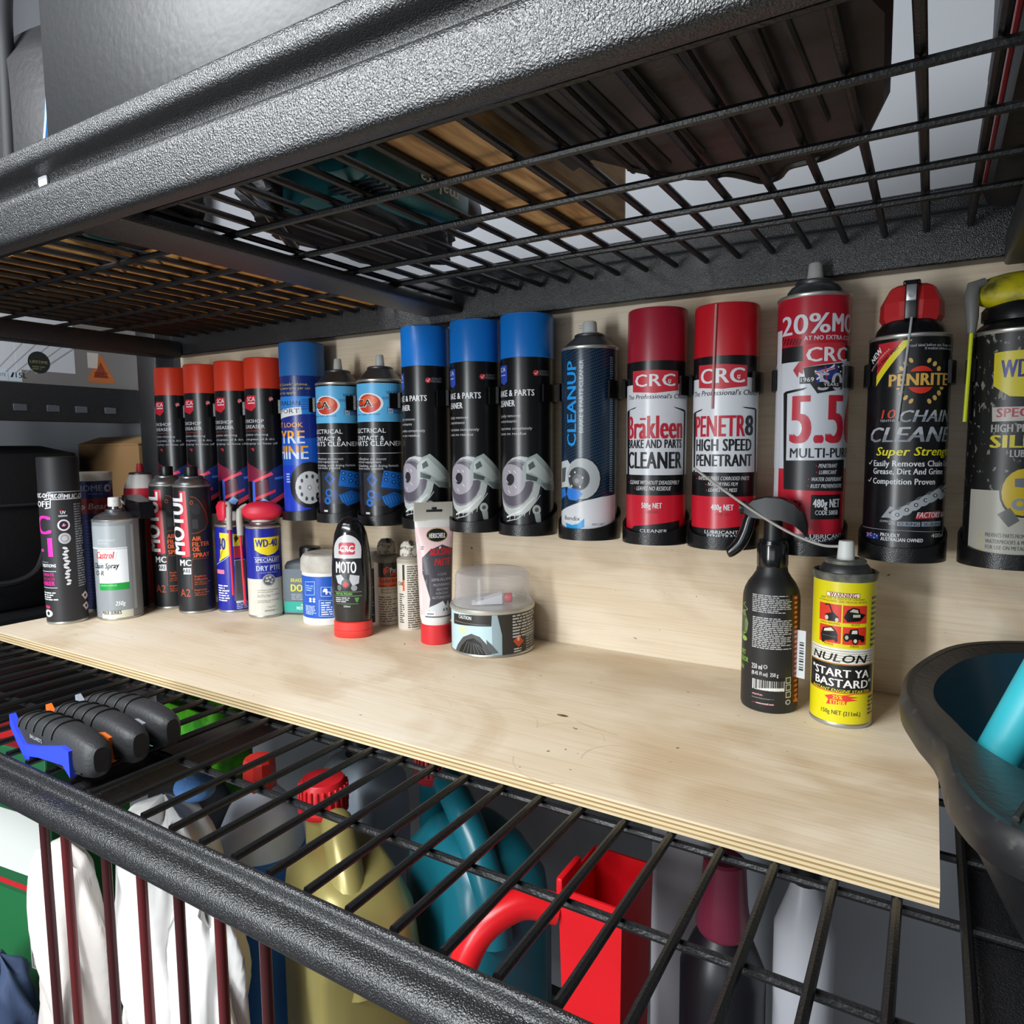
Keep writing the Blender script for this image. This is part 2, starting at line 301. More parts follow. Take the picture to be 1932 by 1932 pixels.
LAB={
 'red':[
  ('p',[(-4.4,179.8),(11.9,179.2),(11.6,162.6),(4.3,156.1),(-20.1,163.1)],'d01c34'),
  ('t', 'SCA', -5.1, 171.0, 15.8, 6.6, 'e6e9ee', {'b': 0.02}),
  ('r',-4.4,167.5,10.2,169.0,'e6e9ee'),
  ('e',34.4,174.0,3.2,3.6,'e0707a',0),
  ('l',[(32.8,174.3),(34.2,172.2),(36.6,176.1)],0.6,'e6e9ee'),
  ('t', 'WORKSHOP', -24.6, 138.8, 47.5, 5.3, 'c9ccd2', {'b': 0.02}),
  ('t', 'DEGREASER', -24.6, 130.4, 48.6, 5.3, 'c9ccd2', {'b': 0.02}),
  ('r',-22.3,126.1,24.3,126.9,'8a2a22'),
  ('t', 'Aggressive cleaning', -22.9, 119.5, 51.2, 3.3, 'b9bcc4', {'b': 0.01}),
  ('t', 'Removes grease, oil & dirt', -22.9, 112.5, 60.2, 3.3, 'b9bcc4', {'b': 0.01}),
  ('t', 'Simply spray on hose off', -22.9, 106.0, 64.6, 3.3, 'b9bcc4', {'b': 0.01}),
  ('p',[(-1.8,100.3),(5.9,100.3),(4.7,95.1)],'c02030'),
  ('p',[(26.1,64.2),(54.0,80.1),(53.6,33.5),(26.5,19.6)],'1c2f70'),
  ('p',[(35.1,55.7),(55.0,58.3),(54.7,54.6),(35.7,52.0)],'3f78dc'),
  ('p',[(-21.8,82.1),(24.0,64.2),(6.1,50.0),(-21.8,49.2)],'7d1a3c'),
  ('p',[(1.1,51.1),(31.1,64.1),(33.5,59.9),(4.0,47.6)],'f0405c'),
  ('p',[(4.0,47.0),(24.9,52.9),(27.0,31.7),(3.6,22.7)],'5a1430'),
  ('p',[(3.7,25.0),(35.9,37.5),(36.0,33.2),(4.8,20.5)],'e0304f'),
  ('p',[(25.8,18.9),(53.7,35.0),(54.3,27.3),(25.5,11.3)],'e4455c'),
  ('p',[(7.0,15.5),(18.0,24.1),(26.2,19.4),(21.2,11.9)],'86b8ff'),
  ('p',[(-0.5,51.1),(4.5,49.7),(4.3,10.6),(-1.3,10.4)],'4a6ee6'),
 ],
 'tyre':[
  ('r',-28.2,149.2,37.1,174.8,'2a86e0'),
  ('r',24.6,169.1,37.8,170.0,'16429c'),
  ('r',24.5,166.1,37.7,167.0,'16429c'),
  ('r',24.3,162.7,37.6,163.7,'16429c'),
  ('r',24.2,159.4,37.5,160.4,'16429c'),
  ('r',24.1,156.1,37.3,157.2,'16429c'),
  ('t', "'Wet Look' shine", -27.1, 190.3, 60.3, 3.9, 'cdbf3a', {}),
  ('t', 'Covers more tyres per can', -27.1, 184.8, 64.2, 3.9, 'cdbf3a', {}),
  ('t', 'Easier to apply', -27.1, 178.2, 44.3, 3.9, 'cdbf3a', {}),
  ('t', 'AUSTRALIAN', -35.0, 162.2, 57.5, 6.3, '10152e', {'b': 0.02}),
  ('p',[(-24.2,155.0),(23.5,159.8),(24.5,149.1),(-24.2,142.0)],'e6e9ee'),
  ('t', 'EXPORT', -31.0, 150.6, 52.0, 6.6, '14203c', {'b': 0.02}),
  ('t', 'WET LOOK', -35.0, 130.3, 60.3, 6.9, 'ffb22a', {'b': 0.02}),
  ('t', 'TYRE', -31.6, 106.9, 58.3, 18.9, 'f5a928', {'b': 0.03, 'c2': 'cfe0f5'}),
  ('t', 'SHINE', -35.0, 84.1, 66.0, 19.7, 'e8a32c', {'b': 0.03, 'c2': 'cfe0f5'}),
  ('m',-5.8,49.3,2.7,64.4,4,'a8c4ee'),
  ('e',33.4,45.9,31.7,34.0,'0c0d10',0),
  ('e',31.5,42.2,20.7,24.2,'c6c8cc',0),
  ('e',46.3,41.5,2.4,3.1,'3a3c42',0),
  ('e',42.8,31.5,2.2,3.1,'3a3c42',0),
  ('e',35.2,25.7,2.0,3.1,'3a3c42',0),
  ('e',26.8,26.0,1.9,3.1,'3a3c42',0),
  ('e',20.2,32.4,1.9,3.1,'3a3c42',0),
  ('e',17.9,42.5,2.0,3.1,'3a3c42',0),
  ('e',20.9,52.5,1.9,3.0,'3a3c42',0),
  ('e',27.9,58.5,1.9,3.0,'3a3c42',0),
  ('e',36.4,58.3,2.0,3.1,'3a3c42',0),
  ('e',43.6,51.8,2.2,3.1,'3a3c42',0),
  ('e',31.5,42.2,3.3,4.0,'9a9ca2',0),
  ('e',31.5,42.2,1.5,1.8,'e8e8ea',0),
  ('e',49.6,27.9,9.2,8.1,'121214',0),
  ('l',[(49.5,26.3),(42.4,27.9)],0.4,'e6e9ee'),
  ('l',[(49.5,26.3),(43.4,30.4)],0.4,'e6e9ee'),
  ('l',[(49.5,26.3),(45.3,32.3)],0.4,'e6e9ee'),
  ('l',[(49.5,26.3),(48.0,33.4)],0.4,'e6e9ee'),
  ('l',[(49.5,26.3),(51.1,33.3)],0.4,'e6e9ee'),
  ('l',[(49.5,26.3),(54.3,32.1)],0.4,'e6e9ee'),
  ('l',[(49.5,26.3),(57.0,30.0)],0.4,'e6e9ee'),
  ('l',[(49.5,26.3),(58.6,27.3)],0.4,'e6e9ee'),
 ],
 'cont':[
  ('r',-24.6,134.5,78.2,185.8,'5db6ea'),
  ('e',5.8,158.8,21.0,13.8,'e8eef4',0),
  ('e',5.8,158.8,17.5,12.4,'c93a20',0),
  ('e',7.5,162.6,11.8,6.2,'e2683a',0),
  ('t', 'SCA', -24.6, 153.9, 36.9, 11.0, 'f0f0f0', {'b': 0.09}),
  ('t', 'SCA', -23.5, 154.5, 35.0, 9.9, '0c0c12', {'b': 0.04}),
  ('t', 'WARNING', 30.3, 171.3, 42.1, 4.1, '243a66', {'b': 0.02}),
  ('m',25.4,164.1,65.7,167.9,3,'3a5c90'),
  ('r',32.0,145.8,64.0,154.2,'27508e'),
  ('r',32.7,145.8,40.5,153.4,'8cc8ee'),
  ('l',[(34.1,149.8),(36.0,147.6),(40.7,153.6)],1.0,'c42a3a'),
  ('t', 'ASSURED', 41.8, 146.7, 22.3, 4.2, '7ab4e2', {'b': 0.02}),
  ('t', 'you can trust', -21.2, 143.4, 42.6, 3.0, '1d3050', {'s': 0.2}),
  ('t', 'ELECTRICAL', -25.7, 119.8, 54.7, 6.1, 'e6e9ee', {}),
  ('t', 'CONTACT &', -25.7, 109.7, 52.4, 6.1, 'e6e9ee', {}),
  ('t', 'PARTS CLEANER', -26.8, 102.3, 80.8, 6.5, 'e6e9ee', {'b': 0.02}),
  ('r',-22.3,92.1,72.3,92.7,'e6e9ee'),
  ('t', 'Is effective on most', -23.5, 83.1, 52.3, 3.4, 'c4c8ce', {'b': 0.01}),
  ('t', 'electrical equipment', -23.5, 79.0, 45.2, 3.4, 'c4c8ce', {'b': 0.01}),
  ('t', 'Oil dissolving, quick drying formula', -23.5, 73.9, 70.3, 3.4, 'c4c8ce', {'b': 0.01}),
  ('t', 'Safe on most plastics', -23.5, 70.2, 47.8, 3.4, 'c4c8ce', {'b': 0.01}),
  ('p',[(-6.3,66.3),(72.4,64.8),(72.4,19.3),(-6.0,22.2)],'2b2d31'),
  ('p',[(25.0,69.2),(65.1,62.9),(63.1,40.5),(20.5,46.7)],'1668c4'),
  ('e',28.3,64.2,2.8,2.5,'0a2a58',0),
  ('e',28.3,64.2,1.5,1.4,'3f96ea',0),
  ('e',37.8,61.8,3.1,2.5,'0a2a58',0),
  ('e',37.8,61.8,1.7,1.4,'3f96ea',0),
  ('e',48.3,59.3,4.1,2.6,'0a2a58',0),
  ('e',48.3,59.3,2.2,1.4,'3f96ea',0),
  ('e',27.4,56.4,2.8,2.5,'0a2a58',0),
  ('e',27.4,56.4,1.5,1.4,'3f96ea',0),
  ('e',38.4,53.3,3.2,2.5,'0a2a58',0),
  ('e',38.4,53.3,1.7,1.4,'3f96ea',0),
  ('e',50.1,49.9,4.4,2.6,'0a2a58',0),
  ('e',50.1,49.9,2.4,1.4,'3f96ea',0),
  ('p',[(20.9,45.6),(60.9,39.9),(60.8,38.5),(20.9,44.2)],'0c3a80'),
  ('p',[(-0.3,57.2),(7.7,66.5),(17.0,56.6),(9.4,46.0)],'0f4f9e'),
  ('p',[(4.1,56.6),(8.2,61.5),(13.1,56.3),(8.8,51.0)],'0a1c38'),
  ('e',6.8,36.8,6.2,5.9,'1668c4',0),
  ('e',6.8,36.8,3.5,3.4,'0a2040',0),
  ('e',15.7,34.0,4.9,7.1,'123a70',0),
  ('e',3.9,25.4,5.5,5.4,'1668c4',0),
  ('e',3.9,25.4,2.4,2.3,'0a2040',0),
  ('p',[(21.3,34.0),(38.8,39.8),(62.5,31.8),(56.6,25.0),(32.2,18.0),(23.9,25.4)],'145cae'),
  ('l',[(22.7,34.0),(27.3,22.5)],0.5,'4aa0f0'),
  ('l',[(26.6,34.2),(30.9,23.5)],0.5,'4aa0f0'),
  ('l',[(30.6,34.3),(34.6,24.5)],0.5,'4aa0f0'),
  ('l',[(34.7,34.4),(38.4,25.4)],0.5,'4aa0f0'),
  ('l',[(39.0,34.5),(42.6,26.3)],0.5,'4aa0f0'),
  ('l',[(43.7,34.5),(47.2,27.2)],0.5,'4aa0f0'),
  ('l',[(49.1,34.5),(52.7,27.9)],0.5,'4aa0f0'),
  ('r',-3.1,9.5,3.9,12.3,'d8d8da'),
 ],
 'blue':[
  ('p',[(-27.8,195.6),(-10.4,195.2),(-10.0,176.3),(-15.9,172.4),(-27.8,176.3)],'2a4cb4'),
  ('t', 'SCA', -28.9, 188.0, 15.9, 5.2, 'e6e9ee', {'b': 0.02}),
  ('r',-27.8,183.7,-13.0,184.4,'e6e9ee'),
  ('e',27.1,184.9,3.7,3.4,'c4383c',0),
  ('l',[(25.3,185.0),(26.8,183.2),(29.4,187.2)],0.7,'e6e9ee'),
  ('t', 'QUALITY', 31.0, 185.7, 15.1, 2.8, '8a8c90', {}),
  ('t', 'ASSURED', 31.0, 182.3, 15.1, 2.8, '8a8c90', {}),
  ('t', 'BRAKE & PARTS', -34.4, 158.8, 59.1, 7.4, 'e6e9ee', {'b': 0.02}),
  ('t', 'CLEANER', -32.2, 147.0, 33.5, 7.4, 'e6e9ee', {'b': 0.02}),
  ('t', 'Quickly removes', -28.9, 134.4, 37.4, 3.4, 'c6c8cc', {'b': 0.01}),
  ('t', 'contaminants', -28.9, 128.1, 32.7, 3.4, 'c6c8cc', {'b': 0.01}),
  ('t', 'Evaporates completely', -28.9, 119.6, 51.1, 3.4, 'c6c8cc', {'b': 0.01}),
  ('t', 'Leaves no residue', -28.9, 113.5, 43.8, 3.4, 'c6c8cc', {'b': 0.01}),
  ('e',4.8,53.0,29.6,38.3,'26262b',-20),
  ('e',3.2,52.9,28.1,36.6,'c2cac8',-20),
  ('e',-0.9,55.8,24.2,30.0,'8c8794',-20),
  ('e',-0.9,55.8,23.3,27.1,'5d5866',-20),
  ('e',-5.4,60.1,19.7,19.1,'a9a4b0',-20),
  ('e',-6.4,60.8,6.2,7.3,'2a2a30',-20),
  ('l',[(-8.3,71.8),(-5.1,68.3)],1.0,'e6e8ea'),
  ('l',[(-0.7,71.9),(1.9,68.4)],1.0,'e6e8ea'),
  ('l',[(-0.1,54.3),(2.6,50.9)],1.0,'e6e8ea'),
  ('l',[(-9.7,48.2),(-6.4,44.7)],1.0,'e6e8ea'),
  ('l',[(-13.2,59.8),(-9.4,56.4)],1.0,'e6e8ea'),
  ('p',[(10.3,76.3),(17.7,87.1),(27.4,91.6),(34.7,85.4),(56.1,66.5),(65.3,46.5),(39.2,48.0),(31.1,54.2),(19.7,59.5),(11.2,58.1)],'a8b6b4'),
  ('p',[(15.5,82.1),(24.3,87.0),(30.5,80.4),(51.8,59.2),(39.2,56.8),(21.2,69.0),(14.7,69.0)],'c6d2d0'),
  ('p',[(16.9,78.4),(22.8,82.7),(25.7,76.1),(18.3,71.9)],'5a6666'),
  ('p',[(14.7,68.3),(28.8,63.0),(27.2,58.7),(14.6,61.0)],'4c5555'),
  ('p',[(32.0,57.1),(56.0,53.1),(55.9,45.6),(41.2,47.9)],'7d8a88'),
  ('l',[(-12.6,10.8),(2.9,14.0),(18.1,25.2),(31.9,42.5)],1.2,'b8bcbc'),
  ('l',[(-12.6,15.3),(7.7,23.7),(24.0,39.8)],2.2,'e2e6e4'),
  ('e',27.0,25.0,5.3,5.9,'b4bab8',0),
  ('e',27.0,25.0,2.5,2.6,'565c5c',0),
  ('p',[(23.9,20.7),(31.8,20.4),(32.6,10.0),(26.2,10.4)],'9aa2a0'),
  ('l',[(-8.0,10.5),(-6.3,17.3)],0.7,'c8cccc'),
  ('l',[(-0.4,13.0),(1.0,20.0)],0.7,'c8cccc'),
  ('l',[(6.1,15.3),(7.4,22.5)],0.7,'c8cccc'),
  ('l',[(12.2,17.5),(13.4,25.0)],0.7,'c8cccc'),
  ('l',[(18.0,19.5),(19.2,27.3)],0.7,'c8cccc'),
 ],
 'ben':[
  ('t', 'CLEANUP', -1.8, 100.1, 93.7, 13.1, '1c9cf2', {'a': 90, 'b': 0.05}),
  ('t', 'BRAKE & PARTS CLEANER', 6.7, 114.7, 79.8, 4.8, 'c2d0da', {'a': 90, 'b': 0.01}),
  ('e',5.6,63.4,22.1,24.2,'16181b',0),
  ('e',4.8,63.4,21.2,23.1,'b4bcc0',0),
  ('e',1.0,63.3,13.3,13.3,'3f4448',0),
  ('e',0.2,61.9,6.8,6.9,'6a6f73',0),
  ('e',-0.6,61.1,2.9,2.9,'a0a4a8',0),
  ('e',-3.1,70.5,1.0,1.2,'dfe3e6',0),
  ('e',6.3,64.6,0.9,1.2,'dfe3e6',0),
  ('e',3.3,54.4,0.9,1.2,'dfe3e6',0),
  ('e',-7.5,55.1,1.1,1.2,'dfe3e6',0),
  ('e',-10.5,66.0,1.2,1.2,'dfe3e6',0),
  ('p',[(-31.0,81.6),(-13.7,84.2),(-9.4,79.1),(-14.9,68.8),(-11.5,54.3),(-31.0,51.8)],'cfd6da'),
  ('p',[(-28.2,74.3),(-16.7,76.1),(-18.9,59.8),(-28.2,57.9)],'50565a'),
  ('p',[(-31.0,50.3),(-18.9,52.5),(-16.2,43.8),(-31.0,38.3)],'2b7ade'),
  ('p',[(-13.7,52.7),(1.0,51.8),(6.3,46.1),(-0.6,38.6),(-11.5,39.6),(-15.4,45.3)],'2f82e6'),
  ('p',[(-32.7,23.8),(-7.5,33.2),(8.6,38.9),(27.7,43.0),(49.6,44.9),(49.6,1.0),(-26.8,1.0),(-32.7,1.0)],'dfe3ea'),
  ('t', 'Bendix', -19.0, 16.1, 22.5, 4.8, '0b0b0d', {'b': 0.02}),
  ('p',[(-17.6,12.8),(-6.6,10.8),(1.0,12.7),(8.2,18.8),(8.2,9.0),(-0.6,5.7),(-15.0,6.5)],'1ba2ea'),
  ('t', '400G NET', 16.6, 10.9, 14.9, 2.6, '3a3a40', {}),
  ('m',38.5,48.3,40.3,198.5,60,'8aa0b4'),
  ('m',40.0,48.2,41.9,198.6,60,'8aa0b4'),
  ('m',41.5,48.2,43.5,198.7,60,'8aa0b4'),
 ],
 'brak':[
  ('p',[(-18.3,178.5),(9.1,178.4),(34.3,177.2),(34.7,157.2),(9.4,154.5),(-18.0,156.4)],'c8313f'),
  ('t', 'CRC', -13.9, 161.6, 44.2, 12.9, 'e6e9ee', {'b': 0.05}),
  ('e',24.4,166.6,3.2,3.2,'c8313f',0),
  ('e',23.0,167.7,0.7,0.7,'e6e9ee',0),
  ('e',25.0,167.8,0.7,0.7,'e6e9ee',0),
  ('e',22.7,165.9,0.7,0.7,'e6e9ee',0),
  ('e',24.9,165.8,0.7,0.7,'e6e9ee',0),
  ('e',24.0,164.8,0.7,0.7,'e6e9ee',0),
  ('t', "The Professional's Choice", -27.5, 148.8, 77.5, 4.7, '0b0b0d', {'b': 0.015, 's': 0.2}),
  ('p',[(-32.4,135.9),(-28.1,137.7),(-11.8,140.8),(-14.6,139.2),(-24.4,137.5),(-24.7,68.1),(-30.1,67.2)],'0b0b0d'),
  ('p',[(28.3,140.3),(46.8,137.3),(49.4,135.7),(48.4,67.8),(45.1,67.9),(45.3,135.0),(32.4,138.5)],'0b0b0d'),
  ('t', 'Brakleen', -25.5, 107.3, 66.8, 24.3, 'c4263a', {'b': 0.03}),
  ('r',-7.4,126.7,-0.5,128.8,'c4263a'),
  ('t', 'BRAKE AND PARTS', -25.3, 97.1, 65.9, 9.2, '1b1b1e', {'b': 0.015}),
  ('t', 'CLEANER', -24.9, 75.5, 65.4, 17.9, '1b1b1e', {'b': 0.03}),
  ('r',-26.4,60.3,-24.3,61.0,'d03040'),
  ('r',-14.0,53.8,-12.8,54.9,'d03040'),
  ('t', 'CLEANS WITHOUT DISASSEMBLY', -22.4, 58.6, 60.0, 4.2, 'd8dade', {'b': 0.015, 's': 0.2}),
  ('t', 'LEAVES NO RESIDUE', -11.3, 52.3, 37.8, 4.4, 'd8dade', {'b': 0.015, 's': 0.2}),
  ('t', '500g NET', -4.5, 33.4, 21.6, 5.8, 'e6e9ee', {'b': 0.03}),
  ('t', 'CODE 5089', -0.9, 27.8, 14.1, 2.8, '8a1626', {}),
  ('p',[(-19.5,9.3),(-14.1,13.3),(39.3,20.0),(39.3,1.0),(-19.3,1.0)],'121214'),
  ('t', 'CLEANER', -6.5, 7.2, 30.0, 3.6, 'e6e9ee', {'b': 0.04}),
 ],
 'pen8':[
  ('p',[(-23.0,180.2),(5.0,179.7),(29.4,178.1),(30.0,157.8),(5.5,155.3),(-22.3,157.6)],'c8313f'),
  ('t', 'CRC', -18.8, 161.4, 45.2, 14.6, 'e6e9ee', {'b': 0.05}),
  ('e',20.8,167.0,3.0,3.1,'c8313f',0),
  ('e',19.4,168.0,0.7,0.7,'e6e9ee',0),
  ('e',21.3,168.2,0.7,0.7,'e6e9ee',0),
  ('e',19.2,166.3,0.7,0.7,'e6e9ee',0),
  ('e',21.2,166.2,0.7,0.7,'e6e9ee',0),
  ('e',20.4,165.1,0.7,0.7,'e6e9ee',0),
  ('t', "The Professional's Choice", -32.3, 149.2, 78.8, 5.2, '0b0b0d', {'b': 0.015, 's': 0.2}),
  ('p',[(-35.1,131.8),(-31.5,133.4),(-15.9,136.4),(-18.1,134.7),(-27.1,132.7),(-27.9,71.5),(-31.3,71.1)],'0b0b0d'),
  ('p',[(24.1,137.5),(43.0,136.5),(46.4,135.0),(49.2,72.3),(45.1,72.5),(42.5,134.7),(28.7,136.0)],'0b0b0d'),
  ('t', 'PENETR', -26.2, 108.3, 54.1, 21.3, 'c4263a', {'b': 0.03}),
  ('t', '8', 29.1, 109.3, 9.5, 20.0, '22242a', {'b': 0.03}),
  ('t', 'HIGH SPEED', -24.9, 93.9, 61.9, 12.1, '1b1b1e', {'b': 0.025}),
  ('t', 'PENETRANT', -24.4, 78.5, 62.4, 12.2, '1b1b1e', {'b': 0.025}),
  ('t', 'RAPIDLY FREES CORRODED PARTS', -20.4, 64.5, 55.2, 3.9, 'd8dade', {'b': 0.015, 's': 0.2}),
  ('e',-23.7,65.7,1.0,0.7,'d03040',0),
  ('t', 'NON-DRYING FILM', -8.2, 58.8, 29.3, 3.8, 'd8dade', {'b': 0.015, 's': 0.2}),
  ('e',-10.4,60.0,0.6,0.7,'d03040',0),
  ('t', 'LEAVES NO MESS', -7.5, 52.8, 28.2, 3.8, 'd8dade', {'b': 0.015, 's': 0.2}),
  ('e',-9.7,54.0,0.6,0.7,'d03040',0),
  ('t', '400g NET', -4.1, 34.2, 21.9, 6.0, 'e6e9ee', {'b': 0.03}),
  ('t', 'CODE 5501', 0.0, 28.7, 13.9, 2.7, '8a1626', {}),
  ('p',[(-17.9,9.8),(-14.3,13.9),(33.9,18.6),(33.9,1.0),(-17.5,1.0)],'121214'),
  ('t', 'LUBRICANT &', -10.8, 10.0, 39.8, 3.6, 'e6e9ee', {'b': 0.04}),
  ('t', 'PENETRANT', -8.1, 5.9, 35.5, 3.6, 'e6e9ee', {'b': 0.04}),
 ],
 'c556':[
  ('r',-34.2,177.1,68.5,191.3,'15151a'),
  ('t', '20%', -27.4, 202.4, 46.3, 18.1, 'd6d9e2', {'b': 0.04}),
  ('t', 'MORE', 21.6, 203.2, 26.2, 16.9, 'd6d9e2', {'b': 0.04, 'n': 2}),
  ('t', 'AT NO EXTRA COST', -3.4, 196.0, 47.0, 4.0, 'd6d9e2', {'b': 0.015, 'n': 15}),
  ('p',[(-31.7,195.2),(-27.3,200.7),(-24.8,200.4),(-28.6,195.0)],'5a0d18'),
  ('p',[(-26.2,194.4),(-22.8,200.1),(-20.7,199.8),(-23.9,194.4)],'5a0d18'),
  ('p',[(-21.9,193.8),(-19.0,199.5),(-17.1,199.3),(-19.9,193.8)],'5a0d18'),
  ('p',[(-18.2,193.3),(-15.6,199.1),(-13.9,198.8),(-16.4,193.4)],'5a0d18'),
  ('p',[(-14.9,192.9),(-12.4,198.7),(-10.9,198.5),(-13.2,193.0)],'5a0d18'),
  ('p',[(-11.8,192.5),(-9.5,198.3),(-8.0,198.1),(-10.2,192.6)],'5a0d18'),
  ('p',[(-8.9,192.2),(-6.7,198.0),(-5.3,197.8),(-7.4,192.3)],'5a0d18'),
  ('p',[(-4.3,192.3),(37.7,193.5),(37.7,176.6),(-2.0,171.4),(-3.4,171.8)],'c8313f'),
  ('t', 'CRC', -0.5, 176.3, 34.2, 13.2, 'e6e9ee', {'b': 0.05, 'n': 2.6}),
  ('p',[(-12.9,169.4),(-7.5,176.5),(-3.3,177.6),(-3.4,164.9),(-7.2,167.5),(-8.1,162.1)],'b82c3a'),
  ('p',[(-3.3,171.1),(34.2,175.0),(34.2,150.8),(9.5,146.8),(-1.7,163.1)],'1a1a1e'),
  ('r',-6.2,156.2,6.6,162.7,'121216'),
  ('t', '1969', -5.1, 157.9, 11.3, 4.1, 'e2e4ea', {'b': 0.02}),
  ('p',[(6.5,168.7),(24.6,173.1),(28.5,173.1),(28.5,161.9),(8.6,156.1)],'24377f'),
  ('l',[(6.9,167.7),(16.1,157.4)],1.5,'e6e9ee'),
  ('l',[(24.6,173.1),(8.5,159.7)],1.5,'e6e9ee'),
  ('l',[(7.0,165.5),(24.7,170.3)],2.0,'e6e9ee'),
  ('l',[(7.0,165.5),(24.7,170.3)],1.0,'c02a3a'),
  ('l',[(15.6,172.1),(17.4,159.5)],1.0,'c02a3a'),
  ('e',29.0,171.1,0.9,0.9,'e6e9ee',0),
  ('e',34.0,172.4,1.1,0.9,'e6e9ee',0),
  ('e',31.7,166.9,1.0,0.9,'e6e9ee',0),
  ('t', '50', 10.1, 149.8, 23.3, 16.1, 'b9bcc4', {'b': 0.03}),
  ('r',11.9,152.3,34.0,156.5,'1a1a1e'),
  ('t', 'YEARS', 14.5, 153.6, 14.7, 2.6, 'e6e9ee', {'b': 0.01}),
  ('p',[(-23.3,148.6),(-20.2,150.1),(1.0,152.8),(-2.7,150.4),(-18.6,147.9),(-17.8,84.2),(-19.6,57.0)],'0b0b0d'),
  ('t', '5.56', -12.8, 101.3, 45.8, 45.1, 'c4263a', {'b': 0.045, 'n': 3}),
  ('t', 'MULTI-PURPOSE', -13.4, 87.2, 60.8, 9.2, '1b1b1e', {'b': 0.015, 'n': 10}),
  ('p',[(-20.1,84.5),(42.8,85.2),(42.8,55.4),(-19.8,57.0)],'1b1b20'),
  ('t', 'PENETRANT', 12.6, 77.8, 18.3, 3.7, 'd4d6da', {'b': 0.015, 's': 0.2}),
  ('e',10.7,79.6,0.5,0.7,'d03040',0),
  ('t', 'LUBRICANT', 13.1, 71.8, 17.3, 3.7, 'd4d6da', {'b': 0.015, 's': 0.2}),
  ('e',11.1,73.6,0.6,0.7,'d03040',0),
  ('t', 'WATER DISPERSANT', 6.3, 65.2, 31.8, 3.7, 'd4d6da', {'b': 0.015, 's': 0.2}),
  ('e',4.4,67.0,0.5,0.7,'d03040',0),
  ('t', 'RUST PREVENTATIVE', 6.1, 58.8, 32.4, 3.7, 'd4d6da', {'b': 0.015, 's': 0.2}),
  ('e',4.1,60.7,0.5,0.7,'d03040',0),
  ('t', 'NSF', -11.8, 40.2, 10.9, 6.6, '0b0b0d', {'b': 0.03}),
  ('r',7.0,29.1,37.8,52.3,'141418'),
  ('t', '480g NET', 9.0, 40.4, 27.5, 8.0, 'e6e9ee', {'b': 0.03}),
  ('t', 'CODE 5005B', 11.0, 33.3, 23.5, 4.4, 'e6e9ee', {'b': 0.02}),
  ('r',-34.2,1.0,62.8,14.7,'141418'),
  ('t', 'LUBRICANT', 3.4, 10.7, 28.3, 4.2, 'e6e9ee', {'b': 0.04, 'n': 7}),
  ('t', 'PENETRANT', 7.0, 6.4, 25.0, 3.9, 'e6e9ee', {'b': 0.04, 'n': 6}),
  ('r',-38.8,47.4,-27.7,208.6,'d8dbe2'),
 ],
 'penr':[
  ('p',[(-26.6,188.5),(-4.3,189.6),(-27.7,160.2)],'c02430'),
  ('p',[(-4.5,189.3),(2.6,189.6),(-27.7,151.2),(-27.7,160.2)],'e6d92a'),
  ('t', 'NEW', -32.8, 172.0, 14.8, 5.6, 'e6e9ee', {'b': 0.03, 'a': 40.7}),
  ('t', 'IMPROVED FORMULA', -34.5, 165.2, 26.7, 1.8, 'f0c0b0', {'a': 41.6}),
  ('t', 'NOW WITH SMART SPRAY', -35.1, 158.6, 37.4, 2.6, '0b0b0d', {'b': 0.02, 'a': 41.3}),
  ('t', 'Read label before use. Keep out of', 0.1, 183.4, 43.5, 2.4, 'c0c2c8', {}),
  ('t', 'If medical advice is needed', 12.6, 180.6, 31.5, 2.3, 'c0c2c8', {}),
  ('e',10.7,154.9,11.5,11.9,'d6341f',0),
  ('e',2.2,171.8,1.5,2.4,'d8b262',30),
  ('e',-1.8,169.1,1.5,2.4,'d8b262',30),
  ('e',-4.9,165.2,1.5,2.4,'d8b262',30),
  ('e',-6.8,160.3,1.5,2.4,'d8b262',30),
  ('e',-7.3,154.9,1.6,2.4,'d8b262',-30),
  ('e',-6.4,149.3,1.5,2.4,'d8b262',-30),
  ('e',-4.1,144.1,1.5,2.4,'d8b262',-30),
  ('e',-0.7,139.8,1.5,2.4,'d8b262',-30),
  ('e',3.6,136.7,1.5,2.4,'d8b262',-30),
  ('e',16.5,171.2,1.6,2.3,'d8b262',-30),
  ('e',21.4,168.3,1.8,2.3,'d8b262',-30),
  ('e',25.7,164.2,2.0,2.3,'d8b262',-30),
  ('e',29.0,159.3,2.3,2.4,'d8b262',-30),
  ('e',30.4,153.9,2.4,2.4,'d8b262',30),
  ('e',29.7,148.5,2.3,2.4,'d8b262',30),
  ('e',27.0,143.4,2.1,2.4,'d8b262',30),
  ('e',22.9,139.3,1.9,2.4,'d8b262',30),
  ('e',18.1,136.3,1.7,2.4,'d8b262',30),
  ('r',-15.4,148.6,40.5,162.1,'0d0e12'),
  ('t', 'PENRITE', -14.1, 150.2, 50.1, 10.5, 'dcae50', {'b': 0.05}),
  ('t', '10', -20.5, 122.1, 12.0, 7.9, 'd5402e', {'b': 0.04, 's': 0.2}),
  ('t', 'TENTHS', -21.7, 119.2, 13.6, 2.0, 'c8cace', {}),
  ('t', 'CHAIN', -6.1, 118.6, 47.7, 10.5, 'b4b8be', {'b': 0.05, 's': 0.3, 'c2': '8a9098'}),
  ('t', 'CLEANER', -33.8, 101.3, 73.2, 13.3, 'b4b8be', {'b': 0.05, 's': 0.3, 'n': 6, 'c2': '868c94'}),
  ('t', 'Super Strength', -24.1, 89.3, 64.3, 7.6, 'e8e022', {'b': 0.04, 's': 0.25, 'n': 13}),
  ('l',[(-33.8,82.7),(-31.8,81.2),(-28.9,85.0)],0.6,'e6e9ee'),
